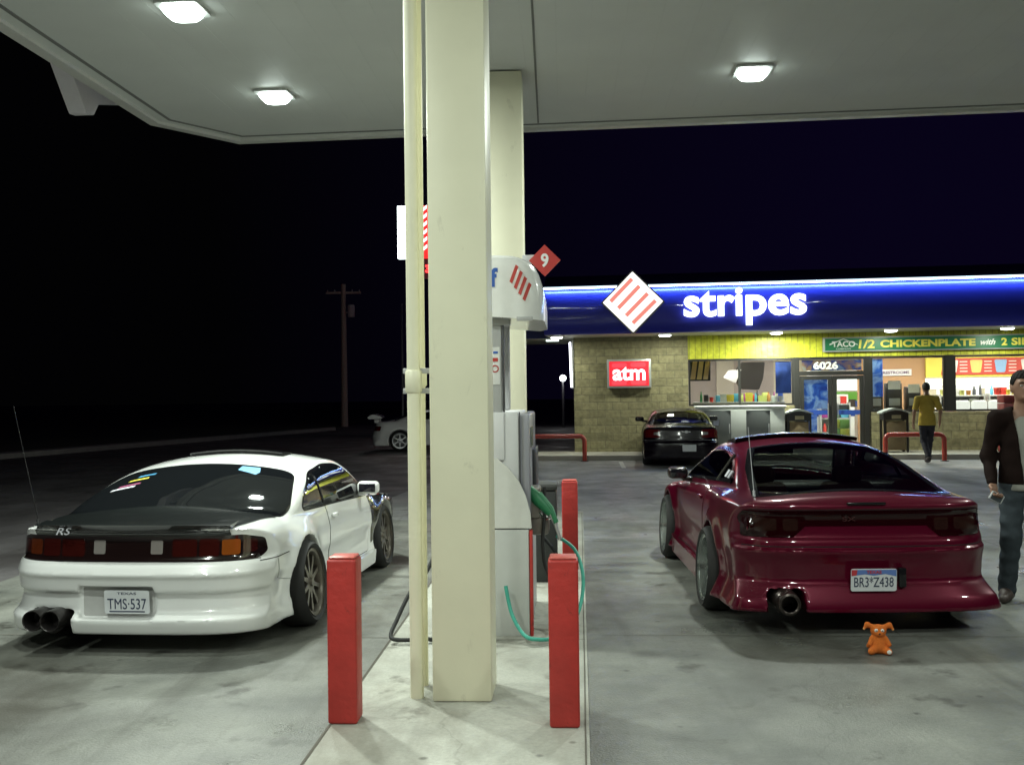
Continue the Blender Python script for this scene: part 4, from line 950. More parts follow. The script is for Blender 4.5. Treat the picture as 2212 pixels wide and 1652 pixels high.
b = MB(); b.tube([(-.2, 0, 0), (-.2, 0, 7)], .14, 12); b.tube([(1.4, 0, 0), (1.4, 0, 7)], .14, 12); b.build('post', dgrey, ps)
b = MB(); b.box(-.86, -.05, -.15, .15, 7.62, 9.88); b.build('white_panel', emis('sign_white', (.85, 1, .97), 6), ps)
b = MB(); b.box(-.04, 2.5, -.15, .15, 7.62, 9.88); b.build('logo_panel', emis('sign_red', (.9, .03, .03), 1.2), ps)
b = MB(); b.box(-.04, 2.5, -.15, .15, 6.75, 7.55); b.build('price_panel', emis('sign_dim', (.12, .02, .03), .4), ps)
b = MB()
for k in range(7):
    z = 7.7 + k * .34
    if z + .4 < 9.88: b.prism([(-.02, z), (.42, z + .36), (.42, z + .50), (-.02, z + .14)], -.17, -.155, 'y')
b.build('logo_stripes', emis('sign_stripe', (1, .95, .95), 3), ps)
b = MB(); b.box(.0, .25, -.18, -.156, 8.55, 9.05); b.build('logo_mark', emis('sign_blue', (.05, .1, .8), 1.2), ps)
for k in range(3): text('price', '3', .3, emis('led_red', (1, .03, .03), 5), ps, width=.24, height=.34, ext=.01, fat=.015, M=T(.13 + k * .32, -.17, 7.15))

# ------------------------------------------------------------------ the shop
TH = R(-8); SO = Vector((1.66, 27.3, 0)); MS = Matrix.Translation(SO) @ RZ(TH)
def SP(s, d, z=0): return tuple(MS @ Vector((s, d, z)))
def sthing(name, lab, cat, s, d, z=0, group=None): return thing(name, lab, cat, SP(s, d, z), TH, group)
store = thing('convenience_store', 'long low shop with blue fascia, yellow band and tan block walls', 'shop', tuple(SO), TH)
blk = block_mat('split_block', (.30, .275, .15), (.20, .18, .10), (.19, .175, .105), .41, .205)
W = 17.0
sheet_m = mat('walk_concrete', (.33, .32, .28), .8, noise=.25, nscale=3, bump=.2)
b = MB(); b.prism([SP(-1.5, -1.75)[:2], SP(17, -1.75)[:2], SP(17, .35)[:2], SP(-1.5, .35)[:2]], -.01, .12, 'z'); o = b.build('pavement', sheet_m, smooth=0); o['kind'] = 'structure'
b = MB(); b.box(0, 3.02, 0, .3, .12, 3.17); b.box(0, .3, .3, 9, .12, 3.17); b.build('block_wall', blk, store)
b = MB(); b.box(3.02, 5.78, .02, .3, .12, 1.30); b.box(7.62, W, .02, .3, .12, 1.10); b.build('sill_wall', blk, store)
yl = block_mat('yellow_siding', (.60, .62, .045), (.58, .60, .045), (.30, .31, .03), .155, 6, 0, .3, .45, .010)
b = MB(); b.box(3.02, W, .04, .3, 2.55, 3.17); b.build('siding_band', yl, store)
dk = mat('bronze_frame', (.018, .018, .017), .4)
def frame(parent, s0, s1, z0, z1, bars=(), name='frame', th=.05):
    b = MB(); b.box(s0, s1, .03, .13, z0, z0 + th); b.box(s0, s1, .03, .13, z1 - th, z1); b.box(s0, s0 + th, .031, .129, z0, z1); b.box(s1 - th, s1, .031, .129, z0, z1)
    for s in bars: b.box(s - .03, s + .03, .032, .128, z0, z1)
    return b.build(name, dk, parent)
gpane = glassy('shop_glass', (.88, .92, .90), .8)
def window(s0, s1, z0, z1, bars=()):
    f = frame(store, s0, s1, z0, z1, bars, 'window_frame'); b = MB(); b.box(s0 + .04, s1 - .04, .075, .082, z0 + .04, z1 - .04); b.build('window_pane', gpane, f)
window(3.03, 5.74, 1.31, 2.54, (4.35,)); window(7.66, 9.50, 1.11, 2.54); window(9.70, 13.2, 1.11, 2.54); window(13.3, 16.9, 1.11, 2.54)
for q in ((9.50, 9.70, .02, .14, 1.11, 2.55), (5.74, 5.88, .02, .14, .12, 2.55), (7.50, 7.66, .02, .14, .12, 2.55)):
    b = MB(); b.box(*q); b.build('pillar', dk, store)
b = MB(); b.box(5.88, 7.50, .03, .13, 2.07, 2.18); b.box(5.88, 7.50, .03, .13, 2.48, 2.55); b.build('door_head', dk, store)
b = MB(); b.box(5.9, 7.5, .07, .08, 2.18, 2.48); tp = b.build('transom_pane', gpane, store)
for s0, s1 in ((5.89, 6.70), (6.71, 7.49)):
    f = frame(store, s0, s1, .14, 2.06, (), 'door', .10); b = MB(); b.box(s0 + .09, s1 - .09, .075, .082, .2, 1.98); b.build('door_pane', gpane, f)
    b = MB(); b.box(s0 + .09, s1 - .09, .05, .06, 1.05, 1.17); b.build('blue_push_bar', mat('bar_blue', (.02, .06, .30), .4), f)
    b = MB(); hx = s1 - .12 if s0 < 6.5 else s0 + .12; b.tube([(hx, -.02, .95), (hx, -.02, 1.35)], .014, 8); b.build('handle', steel, f)
# soffit and fascia
b = MB(); b.box(-.62, W, -1.5, .0, 3.17, 3.22); b.build('soffit', mat('soffit_tan', (.42, .42, .33), .6), store)
fb = mat('fascia_blue', (.028, .036, .50), .42, metal=.2, coat=.5, noise=.05, bump=.02, bscale=2)
fp = [(-1.50, 3.17), (-1.56, 3.2), (-1.62, 3.45), (-1.65, 3.7), (-1.66, 3.95), (-1.63, 4.2), (-1.57, 4.33), (-1.2, 4.34), (-.8, 4.34), (-.4, 3.3), (-.4, 3.225), (-1.50, 3.225)]
b = MB(); b.prism(fp, -.62, W, 'x', Matrix(((1, 0, 0, 0), (0, 1, 0, 0), (0, 0, 1, 0), (0, 0, 0, 1)))); b.build('fascia', fb, store, smooth=50)
b = MB(); b.prism([(-1.55, 4.345), (-.9, 4.72), (-.5, 4.74), (8, 4.74), (8, 4.2), (-.8, 4.345)], -.62, W, 'x'); b.build('roof', mat('roof_navy', (.02, .028, .14), .6), store)
b = MB(); b.box(-.60, W, -1.68, -1.58, 4.35, 4.358); b.build('added_glow_strip', emis('roof_glow', (.3, .45, 1.0), 1.2), store)  # glowing strip added on the lip to brighten the roof above the fascia
b = MB(); b.box(-.62, W, -1.72, -1.70, 4.335, 4.375); b.build('light_strip_housing', dgrey, store)
b = MB(); b.box(-.60, W, -1.735, -1.69, 4.315, 4.336); b.build('light_strip', emis('strip_blue', (.36, .62, 1.0), 46), store)
b = MB(); b.box(-.60, W, -1.736, -1.722, 4.338, 4.362); b.build('light_strip_front', emis('strip_front', (.65, .88, 1.0), 2.2), store)
# inside shell
b = MB(); b.box(.3, W, 7.0, 7.1, .12, 3.1); b.build('inner_back_wall', mat('inner_cream', (.55, .50, .40), .8), store)
b = MB(); b.box(.31, W, .31, 7.0, .12, .14); b.build('inner_floor', mat('floor_tile', (.5, .48, .44), .3), store)
b = MB(); b.box(.31, W, .31, 7.0, 3.05, 3.12); b.build('inner_ceiling', mat('ceiling_tile', (.7, .7, .68), .8), store)
b = MB(); b.box(7.9, 9.75, 3.0, 3.1, .14, 3.0); b.build('inner_partition', mat('inner_tan', (.42, .24, .13), .8), store)
b = MB(); b.box(3.1, 5.6, 3.4, 3.5, .14, 3.0); b.build('inner_partition', mat('inner_mauve', (.42, .35, .34), .8), store)
b = MB(); b.box(3.95, 4.45, 3.3, 3.39, 1.2, 3.0); b.build('inner_pilaster', mat('inner_pale', (.55, .48, .42), .8), store)
def area(parent, x, y, z, sx_, sy_, p, col=(1, .95, .85), rot=(0, 0, 0)):
    l = bpy.data.lights.new('lamp', 'AREA'); l.shape = 'RECTANGLE'; l.size = sx_; l.size_y = sy_; l.energy = p; l.color = col
    o = bpy.data.objects.new('lamp', l); COL.objects.link(o); o.parent = parent; o.location = (x, y, z); o.rotation_euler = rot; return o
for i, s in enumerate((3.7, 6.2, 8.6, 11.0, 13.6)):
    for j, d in enumerate((1.2, 4.3)):
        t = sthing('ceiling_light', f'long lit panel on the shop ceiling, {["left", "middle-left", "middle", "middle-right", "right"][i]} bay, {["by the windows", "deep inside"][j]}', 'ceiling light', s, d, 3.04, 'panel lights on the shop ceiling')
        b = MB(); b.box(-.6, .6, -.15, .15, -.03, 0); b.build('diffuser', emis('panel_white', (1, .97, .9), 3), t); area(t, 0, 0, -.05, 1.1, .28, 140 if i > 1 else 75)
for i, (s, q) in enumerate(((-.35, 'leftmost round soffit light, over the shop corner beyond the pump hood'), (2.42, 'round soffit light above and right of the atm sign'), (5.19, 'round soffit light that glares on the yellow band left of the door'), (7.95, 'round soffit light over the green banner'), (10.68, 'round soffit light at the right edge of the picture'), (13.4, 'round soffit light beyond the right edge of the picture'))):
    t = sthing('soffit_light', q, 'ceiling light', s, -1.0, 3.17, 'round lights under the shop fascia')
    b = MB(); b.tube([(0, 0, -.03), (0, 0, 0)], .17, 24); b.build('housing', white_p, t)
    b = MB(); b.tube([(0, 0, -.065), (0, 0, -.055), (0, 0, -.031)], [.09, .14, .15], 24); b.build('lens', emis('can_lens', (.95, 1, .95), 18), t)
    l = bpy.data.lights.new('lamp', 'AREA'); l.shape = 'DISK'; l.size = .24; l.energy = 230 if i == 2 else 34; l.color = (.95, 1, .82)
    o = bpy.data.objects.new('lamp', l); COL.objects.link(o); o.parent = t; o.location = (0, 0, -.07)
    if i == 2: t2 = o
# the glare on the band: its soffit lamp is given far more power than the others
# signs
lw = emis('letter_white', (.90, 1.0, .97), 3.0)
lg = sthing('shop_lettering', 'white glowing lowercase letters spelling stripes on the blue fascia', 'sign', 4.36, -1.66, 3.77)
text('letters', 'stripes', 1, lw, lg, width=2.95, height=.93, ext=.05, fat=.023, M=T(0, -.06, -.0), space=1.02)
dsn = sthing('logo_sign', 'white glowing diamond sign with four slanted pink stripes on the fascia', 'sign', 1.635, -1.80, 3.93)
b = MB(); b.prism(fillet([(0, -.80), (.79, 0), (0, .80), (-.79, 0)], .03), -.06, .14, 'y'); b.build('sign_frame', mat('sign_rim', (.25, .27, .27), .4), dsn)
b = MB(); b.prism(fillet([(0, -.75), (.74, 0), (0, .75), (-.74, 0)], .02), -.068, -.061, 'y'); b.build('sign_face', emis('diamond_white', (1, .97, .90), 1.7), dsn)
pk = emis('diamond_pink', (1, .30, .24), .95)
for k, (x0, x1) in enumerate(((-.56, .0), (-.36, .18), (-.18, .38), (-.0, .56))):
    c = [(-.56, .03), (-.02, .58)], [(-.37, -.14), (.16, .40)], [(-.18, -.33), (.36, .21)], [(-.02, -.52), (.55, .03)]
    (ax0, az0), (ax1, az1) = c[k]; dx, dz = .045, -.045
    b = MB(); b.prism([(ax0 - dx*.6, az0 - dz*.6), (ax0 + dx, az0 + dz), (ax1 + dx, az1 + dz), (ax1 - dx*.6, az1 - dz*.6)], -.075, -.069, 'y'); b.build('pink_stripe', pk, dsn)
atm = sthing('atm_sign', 'red glowing box sign reading atm on the block wall', 'sign', 1.475, -.02, 2.19)
b = MB(); b.box(-.58, .58, -.16, .02, -.38, .38, .015); b.build('sign_frame', mat('alu_frame', (.42, .44, .44), .4, metal=.3), atm)
m = mat('atm_face', (.5, .02, .03), .4, emit=(.85, .012, .03), es=.9, noise=.2)
b = MB(); b.box(-.52, .52, -.168, -.161, -.325, .325); b.build('sign_face', m, atm)
text('letters', 'atm', .5, emis('atm_white', (1, .96, .95), 2.6), atm, width=.86, height=.36, ext=.004, fat=.012, M=T(0, -.173, 0))
for sx_, sz_ in ((-.25, .22), (.24, .23), (-.26, -.24), (.25, -.24)):
    b = MB(); b.prism(fillet([(sx_-.2, sz_-.06), (sx_+.2, sz_-.06), (sx_+.2, sz_+.06), (sx_-.2, sz_+.06)], .06), -.1705, -.1685, 'y'); b.build('glow_patch', emis('atm_bright', (1, .03, .06), 1.3), atm)
bn = sthing('banner', 'long green banner about a chicken plate in yellow capitals above the windows', 'banner', 6.47, -.02, 2.86)
b = MB(); b.box(0, 6.6, -.05, .04, -.19, .19, .008); b.build('banner_frame', mat('alu_frame', None), bn)
b = MB(); b.box(.05, 6.55, -.058, -.051, -.155, .155); b.build('banner_face', mat('banner_green', (.015, .16, .07), .4), bn)
yt = mat('banner_yellow', (.75, .68, .10), .5); wt = mat('banner_white', (.75, .78, .75), .5)
def bt(s, x0, x1, h, m_, fat=.01, shear=0, z=0): return text('banner_text', s, .2, m_, bn, width=x1 - x0, height=h, ext=.002, fat=fat, M=T((x0 + x1) / 2, -.062, z), shear=shear)
bt('TACO', .22, .80, .15, wt, .006, 0, .01); bt('COMPANY', .32, .70, .035, wt, .002, 0, -.115)
b = MB(); b.prism([(.16, -.02), (.51, .13), (.86, -.02), (.86, .0), (.51, .15), (.16, .02)], -.0605, -.059, 'y'); b.build('banner_arch', wt, bn)
bt('1/2', .88, 1.28, .23, yt, .006, .1); bt('CHICKENPLATE', 1.42, 3.74, .19, yt, .008); bt('with', 3.86, 4.22, .15, wt, .006, .35); bt('2', 4.36, 4.50, .19, yt, .007); bt('SIDES', 4.60, 5.40, .19, yt, .007)
text('street_number', '6026', .2, wt, store, width=.62, height=.20, ext=.003, fat=.008, M=T(6.55, .062, 2.33))
# poster behind the transom and doors
def poster(name, lab, s0, s1, z0, z1, d, m_, cat='poster', parent=None):
    t = sthing(name, lab, cat, (s0 + s1) / 2, d, 0); b = MB(); b.box(-(s1-s0)/2, (s1-s0)/2, 0, .01, z0, z1); b.build('sheet', m_, t); return t
def swirl(name, cols, scale=3, es=.0):
    if name in MC: return MC[name]
    m = bpy.data.materials.new(name); m.use_nodes = True; N = m.node_tree.nodes; L = m.node_tree.links; p = N['Principled BSDF']
    t = N.new('ShaderNodeTexCoord'); n = N.new('ShaderNodeTexNoise'); n.inputs['Scale'].default_value = scale; n.inputs['Detail'].default_value = 3; n.inputs['Distortion'].default_value = 1
    r = N.new('ShaderNodeValToRGB'); e = r.color_ramp.elements
    for i, c in enumerate(cols):
        q = .3 + .4 * i / (len(cols) - 1); el = e[i] if i < 2 else e.new(q); el.position = q; el.color = (*c, 1)
    L.new(t.outputs['Object'], n.inputs[0]); L.new(n.outputs[0], r.inputs[0]); L.new(r.outputs[0], p.inputs['Base Color'])
    if es: L.new(r.outputs[0], p.inputs['Emission Color']); p.inputs['Emission Strength'].default_value = es
    p.inputs['Roughness'].default_value = .4; MC[name] = m; return m
pb = swirl('poster_blue', [(.02, .05, .35), (.05, .15, .6), (.3, .45, .8), (.03, .06, .4)], 3, .35)
poster('poster', 'blue and tan picture strip over the shop door', 5.95, 7.45, 2.20, 2.47, .10, swirl('poster_food', [(.35, .45, .6), (.04, .08, .35), (.45, .25, .15), (.5, .5, .5)], 3, .3))
poster('poster', 'deep blue poster in the left door pane', 5.98, 6.60, 1.20, 1.97, .14, pb)
poster('poster', 'blue poster on glass just left of the door', 5.28, 5.68, 1.62, 2.45, .12, swirl('poster_navy', [(.012, .025, .12), (.02, .04, .2), (.03, .06, .28)], 2, .1))
poster('poster', 'narrow blue poster on glass just right of the door', 7.72, 7.98, 1.5, 2.48, .12, pb)
# menu soffit and menu board
b = MB(); b.box(9.75, W, 2.9, 3.0, 2.02, 3.0); b.build('inner_yellow_soffit', mat('inner_yellow', (.75, .60, .10), .7), store)
mb = sthing('menu_board', 'red board with pictures of drinks and white lines, right window', 'menu board', 11.4, 2.86, 2.3)
b = MB(); b.prism([(-1.25, -.22), (1.3, -.22), (1.3, .24), (-1.15, .24)], 0, .03, 'y'); b.build('board', mat('menu_red', (.45, .05, .04), .5, emit=(.5, .06, .04), es=.25), mb)
for x, m_ in ((-.95, white_m), (-.3, mat('cup_yellow', (.7, .5, .15), .5)), (.35, mat('cup_blue', (.25, .4, .65), .5)), (1.05, white_m)):
    b = MB(); b.prism(fillet([(x - .13, -.17), (x + .10, -.17), (x + .16, .19), (x - .18, .19)], .05), -.012, -.001, 'y'); b.build('drink_picture', m_, mb)
    for k in range(4):
        b = MB(); b.box(x + .20, x + .40, -.01, -.001, .13 - k * .09, .155 - k * .09); b.build('menu_line', white_m, mb)
rs = sthing('restroom_sign', 'small white sign reading RESTROOMS on the tan inner wall', 'sign', 8.95, 2.96, 2.17)
b = MB(); b.box(-.42, .42, 0, .02, -.09, .09); b.build('sign_plate', mat('soft_white', (.7, .66, .66), .6), rs)
text('letters', 'RESTROOMS', .1, mat('ink_mauve', (.12, .07, .14), .6), rs, width=.72, height=.085, ext=.002, fat=.003, M=T(0, -.004, 0))
# shelving, counters and goods
PC = [(.55, .04, .03), (.60, .45, .05), (.03, .22, .07), (.04, .10, .45), (.6, .6, .58), (.45, .2, .05), (.35, .05, .25), (.5, .5, .15), (.05, .05, .06), (.1, .35, .5)]
PM = [mat(f'pack_{n_}', c, .45, noise=.3, nscale=40) for n_, c in zip(('red', 'yellow', 'green', 'blue', 'white', 'orange', 'plum', 'lime', 'black', 'cyan'), PC)]
PN = ['red', 'yellow', 'green', 'blue', 'white', 'orange', 'plum', 'lime', 'black', 'light blue']
def box_mesh(name, w_, d_, h_, m_, bev=.01):
    return None
packs = {}
def pack(shape, ci, s, d, z, lab, group):
    key = (shape, ci)
    if key not in packs:
        b = MB()
        if shape == 'bottle': b.tube([(0, 0, 0), (0, 0, .14), (0, 0, .19), (0, 0, .24)], [.04, .04, .018, .016], 10)
        elif shape == 'box': b.box(-.07, .07, -.05, .05, 0, .20, .008)
        elif shape == 'bag': b.prism(fillet([(-.08, 0), (.08, 0), (.09, .2), (-.09, .2)], .02), -.035, .035, 'y')
        elif shape == 'tub': b.tube([(0, 0, 0), (0, 0, .12), (0, 0, .13), (0, 0, .15)], [.05, .06, .065, .065], 12)
        o = b.build({'bottle': 'bottle', 'box': 'carton', 'bag': 'snack_bag', 'tub': 'tub'}[shape], PM[ci]); packs[key] = o
    else: o = packs[key].copy(); COL.objects.link(o)
    o.location = SP(s, d, z); o.rotation_euler = (0, 0, TH + random.uniform(-.2, .2)); k = random.uniform(.85, 1.35); o.scale = (k, k, random.uniform(.8, 1.3))
    tag(o, lab, {'bottle': 'bottle', 'box': 'carton', 'bag': 'snack bag', 'tub': 'tub'}[shape], group)
def shelf_unit(lab, s0, s1, d, levels, z0=.14):
    t = sthing('shelf_unit', lab, 'shelves', s0, d, z0, 'shop shelving')
    Wd = s1 - s0; H_ = levels[-1] - z0 + .02
    b = MB(); b.box(0, Wd, .34, .36, 0, H_ + .25); b.build('back_panel', white_m, t)
    for z in levels:
        b = MB(); b.box(0, Wd, 0, .34, z - z0 - .025, z - z0); b.build('shelf', lgrey, t)
    for x in (0, Wd - .03):
        b = MB(); b.box(x, x + .03, -.001, .341, 0, H_ + .02); b.build('upright', lgrey, t)
    return t
def fill(s0, s1, d, z, where, grp, step=.2, shapes=('box', 'bag', 'bottle', 'tub')):
    s = s0 + .1
    while s < s1 - .05:
        sh = random.choice(shapes); ci = random.randrange(10)
        pack(sh, ci, s, d, z, f'{PN[ci]} {dict(box="carton", bag="snack bag", bottle="bottle", tub="tub")[sh]} {where}', grp); s += step * random.uniform(.85, 1.3)
t = sthing('counter', 'long pale counter inside behind the left window', 'counter', 3.2, 1.0, .14)
b = MB(); b.box(0, 2.4, 0, .6, 0, 1.22, .01); b.build('counter_body', mat('counter_cream', (.62, .55, .42), .6), t); b = MB(); b.box(-.02, 2.42, -.03, .63, 1.22, 1.26, .008); b.build('counter_top', lgrey, t)
fill(3.3, 5.6, 1.1, 1.40, 'on the counter behind the left window', 'goods on the counter by the left window', .15)
fill(3.9, 5.6, 1.35, 1.40, 'in the back row of the left window counter', 'goods on the counter by the left window', .19, ('box', 'bottle'))
t = sthing('hanging_sign', 'brown striped hanging sign high in the left window', 'sign', 3.28, .7, 2.1)
for k in range(3):
    b = MB(); b.prism([(-.18 + k*.17, -.08), (-.05 + k*.17, -.08), (.02 + k*.17, .45), (-.10 + k*.17, .45)], 0, .03, 'y'); b.build('stripe_board', [mat('board_tan', (.5, .33, .2), .6), mat('board_buff', (.6, .42, .22), .6), mat('board_tan', None)][k], t)
b = MB(); b.box(-.22, .36, .035, .06, -.12, .46); b.build('board_back', black, t)
t = sthing('drink_machine', 'black drinks machine hanging dark behind the left window', 'machine', 4.75, 1.9, 1.3)
b = MB(); b.prism(fillet([(-.42, .82), (-.20, .45), (.28, .42), (.40, .75), (.45, 1.2), (-.20, 1.2)], .05), 0, .5, 'y'); b.build('machine_body', mat('machine_black', (.03, .025, .025), .5), t)
b = MB(); b.prism([(-.70, .78), (-.36, .62), (-.20, 1.0), (-.55, .98)], -.03, -.001, 'y'); b.build('price_card', mat('soft_white', None), t)
t = sthing('service_counter', 'white counter with blue band inside the shop door', 'counter', 5.9, 3.0, .14)
b = MB(); b.box(0, 1.9, 0, .6, 0, 1.05, .01); b.build('counter_body', white_m, t); b = MB(); b.box(-.01, 1.91, -.012, -.001, .80, .92); b.build('blue_band', mat('bar_blue', None), t)
t = sthing('carton_stack', 'green and yellow drink cartons stacked inside the right door', 'cartons', 7.1, 1.6, .14)
for i in range(2):
    for j in range(3):
        b = MB(); b.box(-.22 + i*.27, .04 + i*.27, 0, .3, j*.25, j*.25+.24, .01); b.build('carton', mat('crate_green', (.10, .22, .05), .6) if (i+j) % 2 else mat('crate_olive', (.25, .3, .04), .6), t)
t = sthing('drinks_cooler', 'lit drinks cooler seen through the right door pane', 'cooler', 6.75, 4.2, .14)
b = MB(); b.box(0, 1.5, 0, .7, 0, 2.3, .02); b.build('cabinet', lgrey, t)
b = MB(); b.box(.05, .7, -.02, -.002, 1.55, 1.95); b.box(.8, 1.45, -.02, -.002, 1.55, 1.95); b.build('lit_panel', emis('cooler_light', (1, .98, .92), 3), t)
b = MB(); b.box(.05, 1.45, -.02, -.002, 1.2, 1.5); b.build('green_header', emis('cooler_green', (.2, .65, .05), .7), t)
fill(6.8, 8.2, 4.0, 1.19, 'in front of the lit cooler beyond the door', 'goods inside the door', .16) 
shelf_unit('white shelf of drinks beyond the right door pane', 6.78, 7.6, 2.5, (.5, .9, 1.3))
for z in (.51, .91, 1.31): fill(6.8, 7.6, 2.6, z, f'on the {dict([(.51, "low"), (.91, "middle"), (1.31, "top")])[z]} shelf inside the right door', 'goods inside the door', .17)
t = sthing('standee', 'light blue cardboard figure shape in the left door pane', 'display', 6.22, .6, .14)
b = MB(); b.prism(fillet([(-.16, 0), (.16, 0), (.18, 1.3), (.08, 1.7), (-.10, 1.7), (-.2, 1.3)], .08), 0, .03, 'y'); b.build('board', pb, t)
# coffee machines, dark, right of the door
for i, (s, w_, z1, q) in enumerate(((8.02, .34, 1.82, 'dark coffee machine nearest the door in the right window'), (8.48, .40, 1.86, 'dark coffee machine with white card on top in the right window'), (8.98, .36, 1.76, 'dark coffee machine beside the yellow-shirted man'))):
    t = sthing('coffee_machine', q, 'machine', s, 1.1, 1.1, 'coffee machines in the right window')
    b = MB(); b.box(-w_/2, w_/2, 0, .4, 0, z1 - 1.1, .03); b.build('machine_body', mat('machine_black', None), t)
    b = MB(); b.box(-w_*.35, w_*.35, -.01, -.001, .15, .35); b.build('dispenser_bay', grey_p, t)
    b = MB(); b.box(-w_*.4, w_*.4, -.012, .0, z1 - 1.1 - .17, z1 - 1.1 + .06); b.build('card', mat('soft_white', None), t)
t = sthing('counter', 'dark low coffee counter behind the right window', 'counter', 7.8, 1.0, .14)
b = MB(); b.box(0, 1.6, 0, .6, 0, .96, .01); b.build('counter_body', mat('counter_dark', (.06, .05, .045), .5), t)
# deli counter and bright shelves further right
t = sthing('deli_counter', 'brightly lit food counter behind the far right window', 'counter', 9.2, 3.2, .14)
b = MB(); b.box(0, 5, 0, .7, 0, 1.1, .02); b.build('counter_body', white_m, t)
b = MB(); b.box(0, 5, .55, .6, 1.55, 1.85); b.build('lit_canopy', emis('deli_light', (1, .96, .85), 2.6), t)
for k in range(9):
    b = MB(); b.box(.1 + k*.55, .5 + k*.55, .0, .3, 1.11, 1.30, .04); b.build('food_tray', [mat('tray_cream', (.7, .62, .45), .5), mat('tray_red', (.5, .12, .08), .5), mat('tray_brown', (.2, .11, .06), .5)][k % 3], t)
for u, (s0, s1, q) in enumerate(((9.75, 10.9, 'left'), (11.0, 12.2, 'middle'), (12.3, 13.4, 'right'))):
    shelf_unit(f'shelf of bright snacks inside the far right windows, {q} unit', s0, s1, 1.5, (.55, .9, 1.2, 1.5))
    for z, l_ in ((1.21, 'third'), (1.51, 'top'), (.91, 'second')): fill(s0, s1, 1.62, z, f'on the {l_} shelf of the {q} snack unit', 'goods on the snack shelves', .145)
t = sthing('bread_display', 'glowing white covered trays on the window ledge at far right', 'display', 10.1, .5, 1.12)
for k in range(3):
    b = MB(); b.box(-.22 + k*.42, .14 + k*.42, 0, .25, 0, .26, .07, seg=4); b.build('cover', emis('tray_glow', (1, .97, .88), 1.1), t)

# outside the shop front
ice = sthing('ice_freezer', 'white outdoor ice chest with grey doors under the left window', 'freezer', 3.18, -.95, .12)
b = MB(); b.box(0, 2.2, 0, .85, .0, 1.14, .03); b.build('cabinet', mat('freezer_white', (.62, .66, .64), .4), ice)
b = MB(); b.box(-.03, 2.23, -.05, .88, 1.14, 1.20, .02); b.build('lid', mat('freezer_lid', (.75, .78, .76), .35), ice)
for x0, x1 in ((.10, .86), (1.24, 1.83)):
    b = MB(); b.box(x0, x1, -.03, .0, .12, 1.08, .01); d_ = b.build('door', mat('freezer_door', (.10, .11, .115), .4), ice); b = MB(); b.box(x1 - .05, x1 - .02, -.05, -.03, .5, .75, .005); b.build('handle', steel, d_)
b = MB(); b.prism(fillet([(.42, .72), (.55, .70), (.57, .86), (.43, .88)], .02), -.036, -.031, 'y'); b.build('sticker', mat('sticker_pale', (.4, .45, .6), .5), ice)
def can_bin(s, q, slim=False):
    t = sthing('trash_bin', q, 'bin', s, -.95, .12, 'shop-front bins with arched tops')
    b = MB()
    for x in (-.29, .25):
        b.box(x, x + .05, 0, .05, 0, 1.0); b.box(x, x + .05, .45, .5, 0, 1.0)
    b.box(-.29, .30, .001, .499, .80, .98, .0); b.build('frame', black, t)
    b = MB(); b.box(-.23, .24, .01, .49, .06, .78, .01); b.build('panel', mat('bin_brown', (.16, .12, .065), .7, noise=.4, nscale=50), t)
    b = MB(); b.prism([(-.34, .98)] + [(-.34 + .68*k/12, 1.0 + .10*math.sin(math.pi*k/12)) for k in range(13)] + [(.34, .98)] + [(.34 - .68*k/12, .965 + .085*math.sin(math.pi*k/12)) for k in range(13)], -.03, .53, 'y'); b.build('lid', mat('bin_cap', (.42, .46, .45), .5), t)
    b = MB(); b.prism([(-.28, .965)] + [(-.28 + .56*k/10, .965 + .075*math.sin(math.pi*k/10)) for k in range(11)] + [(.28, .965)], .002, .49, 'y'); b.build('opening', black, t)
    b = MB(); b.box(-.1, .12, -.004, .001, .84, .93); b.build('notice', mat('notice', (.35, .32, .2), .6), t)
can_bin(5.72, 'bin with arched pale top left of the shop door'); can_bin(8.05, 'bin with arched pale top right of the shop door')
hm = mat('hoop_red', (.42, .045, .03), .4, coat=.2, noise=.2)
def hoop(s0, s1, d, q, h=.62):
    t = sthing('guard_rail', q, 'guard rail', s0, d, 0, 'red hoop guard rails before the shop')
    w_ = s1 - s0; r = .12; pts = [(0, 0, 0), (0, 0, h - r)] + [(r - r*math.cos(R(a)), 0, h - r + r*math.sin(R(a))) for a in (20, 45, 70, 90)] + [(w_ - r + r*math.sin(R(a)), 0, h - r + r*math.cos(R(a))) for a in (0, 20, 45, 70, 90)] + [(w_, 0, 0)]
    b = MB(); b.tube(pts, .055, 12); b.build('rail', hm, t)
    for x in (0, w_):
        b = MB(); b.tube([(x, 0, 0), (x, 0, .012)], .10, 14); b.build('base_plate', dgrey, t)
hoop(-.95, .40, -2.0, 'red hoop rail at the left corner of the shop wall'); hoop(7.50, 8.82, -2.3, 'red hoop rail behind the man in the yellow shirt')
hoop(-3.3, -1.3, -1.0, 'red hoop rail farther left, behind the fuel pump')
t = sthing('neon_tube', 'vertical white lit tube on the left corner of the block wall', 'light', -.06, -.06, 1.85)
b = MB(); b.tube([(0, 0, 0), (-.03, 0, 1.2)], .025, 10); b.build('tube', emis('tube_white', (.9, .93, 1), 7), t); b = MB(); b.box(.03, .055, -.03, .04, -.03, 1.25); b.build('backing', lgrey, t)
t = sthing('soffit_fixture', 'flat lit strip under the shop soffit left of the wall corner', 'ceiling light', -.62, .55, 3.12)
b = MB(); b.box(-.17, .17, -.05, .05, 0, .04); b.build('strip', emis('strip_cool', (.8, 1, .9), 3), t)
b = MB(); b.box(-2.6, -.0, 0.02, 3.2, 3.17, 3.24); b.build('side_soffit', MC['soffit_tan'], store)
b = MB(); b.box(-2.6, -.62, -.03, .02, 3.17, 3.40); b.build('side_fascia', mat('roof_navy', None), store)
t = thing('street_lamp', 'glowing white globe lamp on a dark post beyond the shop corner', 'street lamp', (2.6, 52, 0))
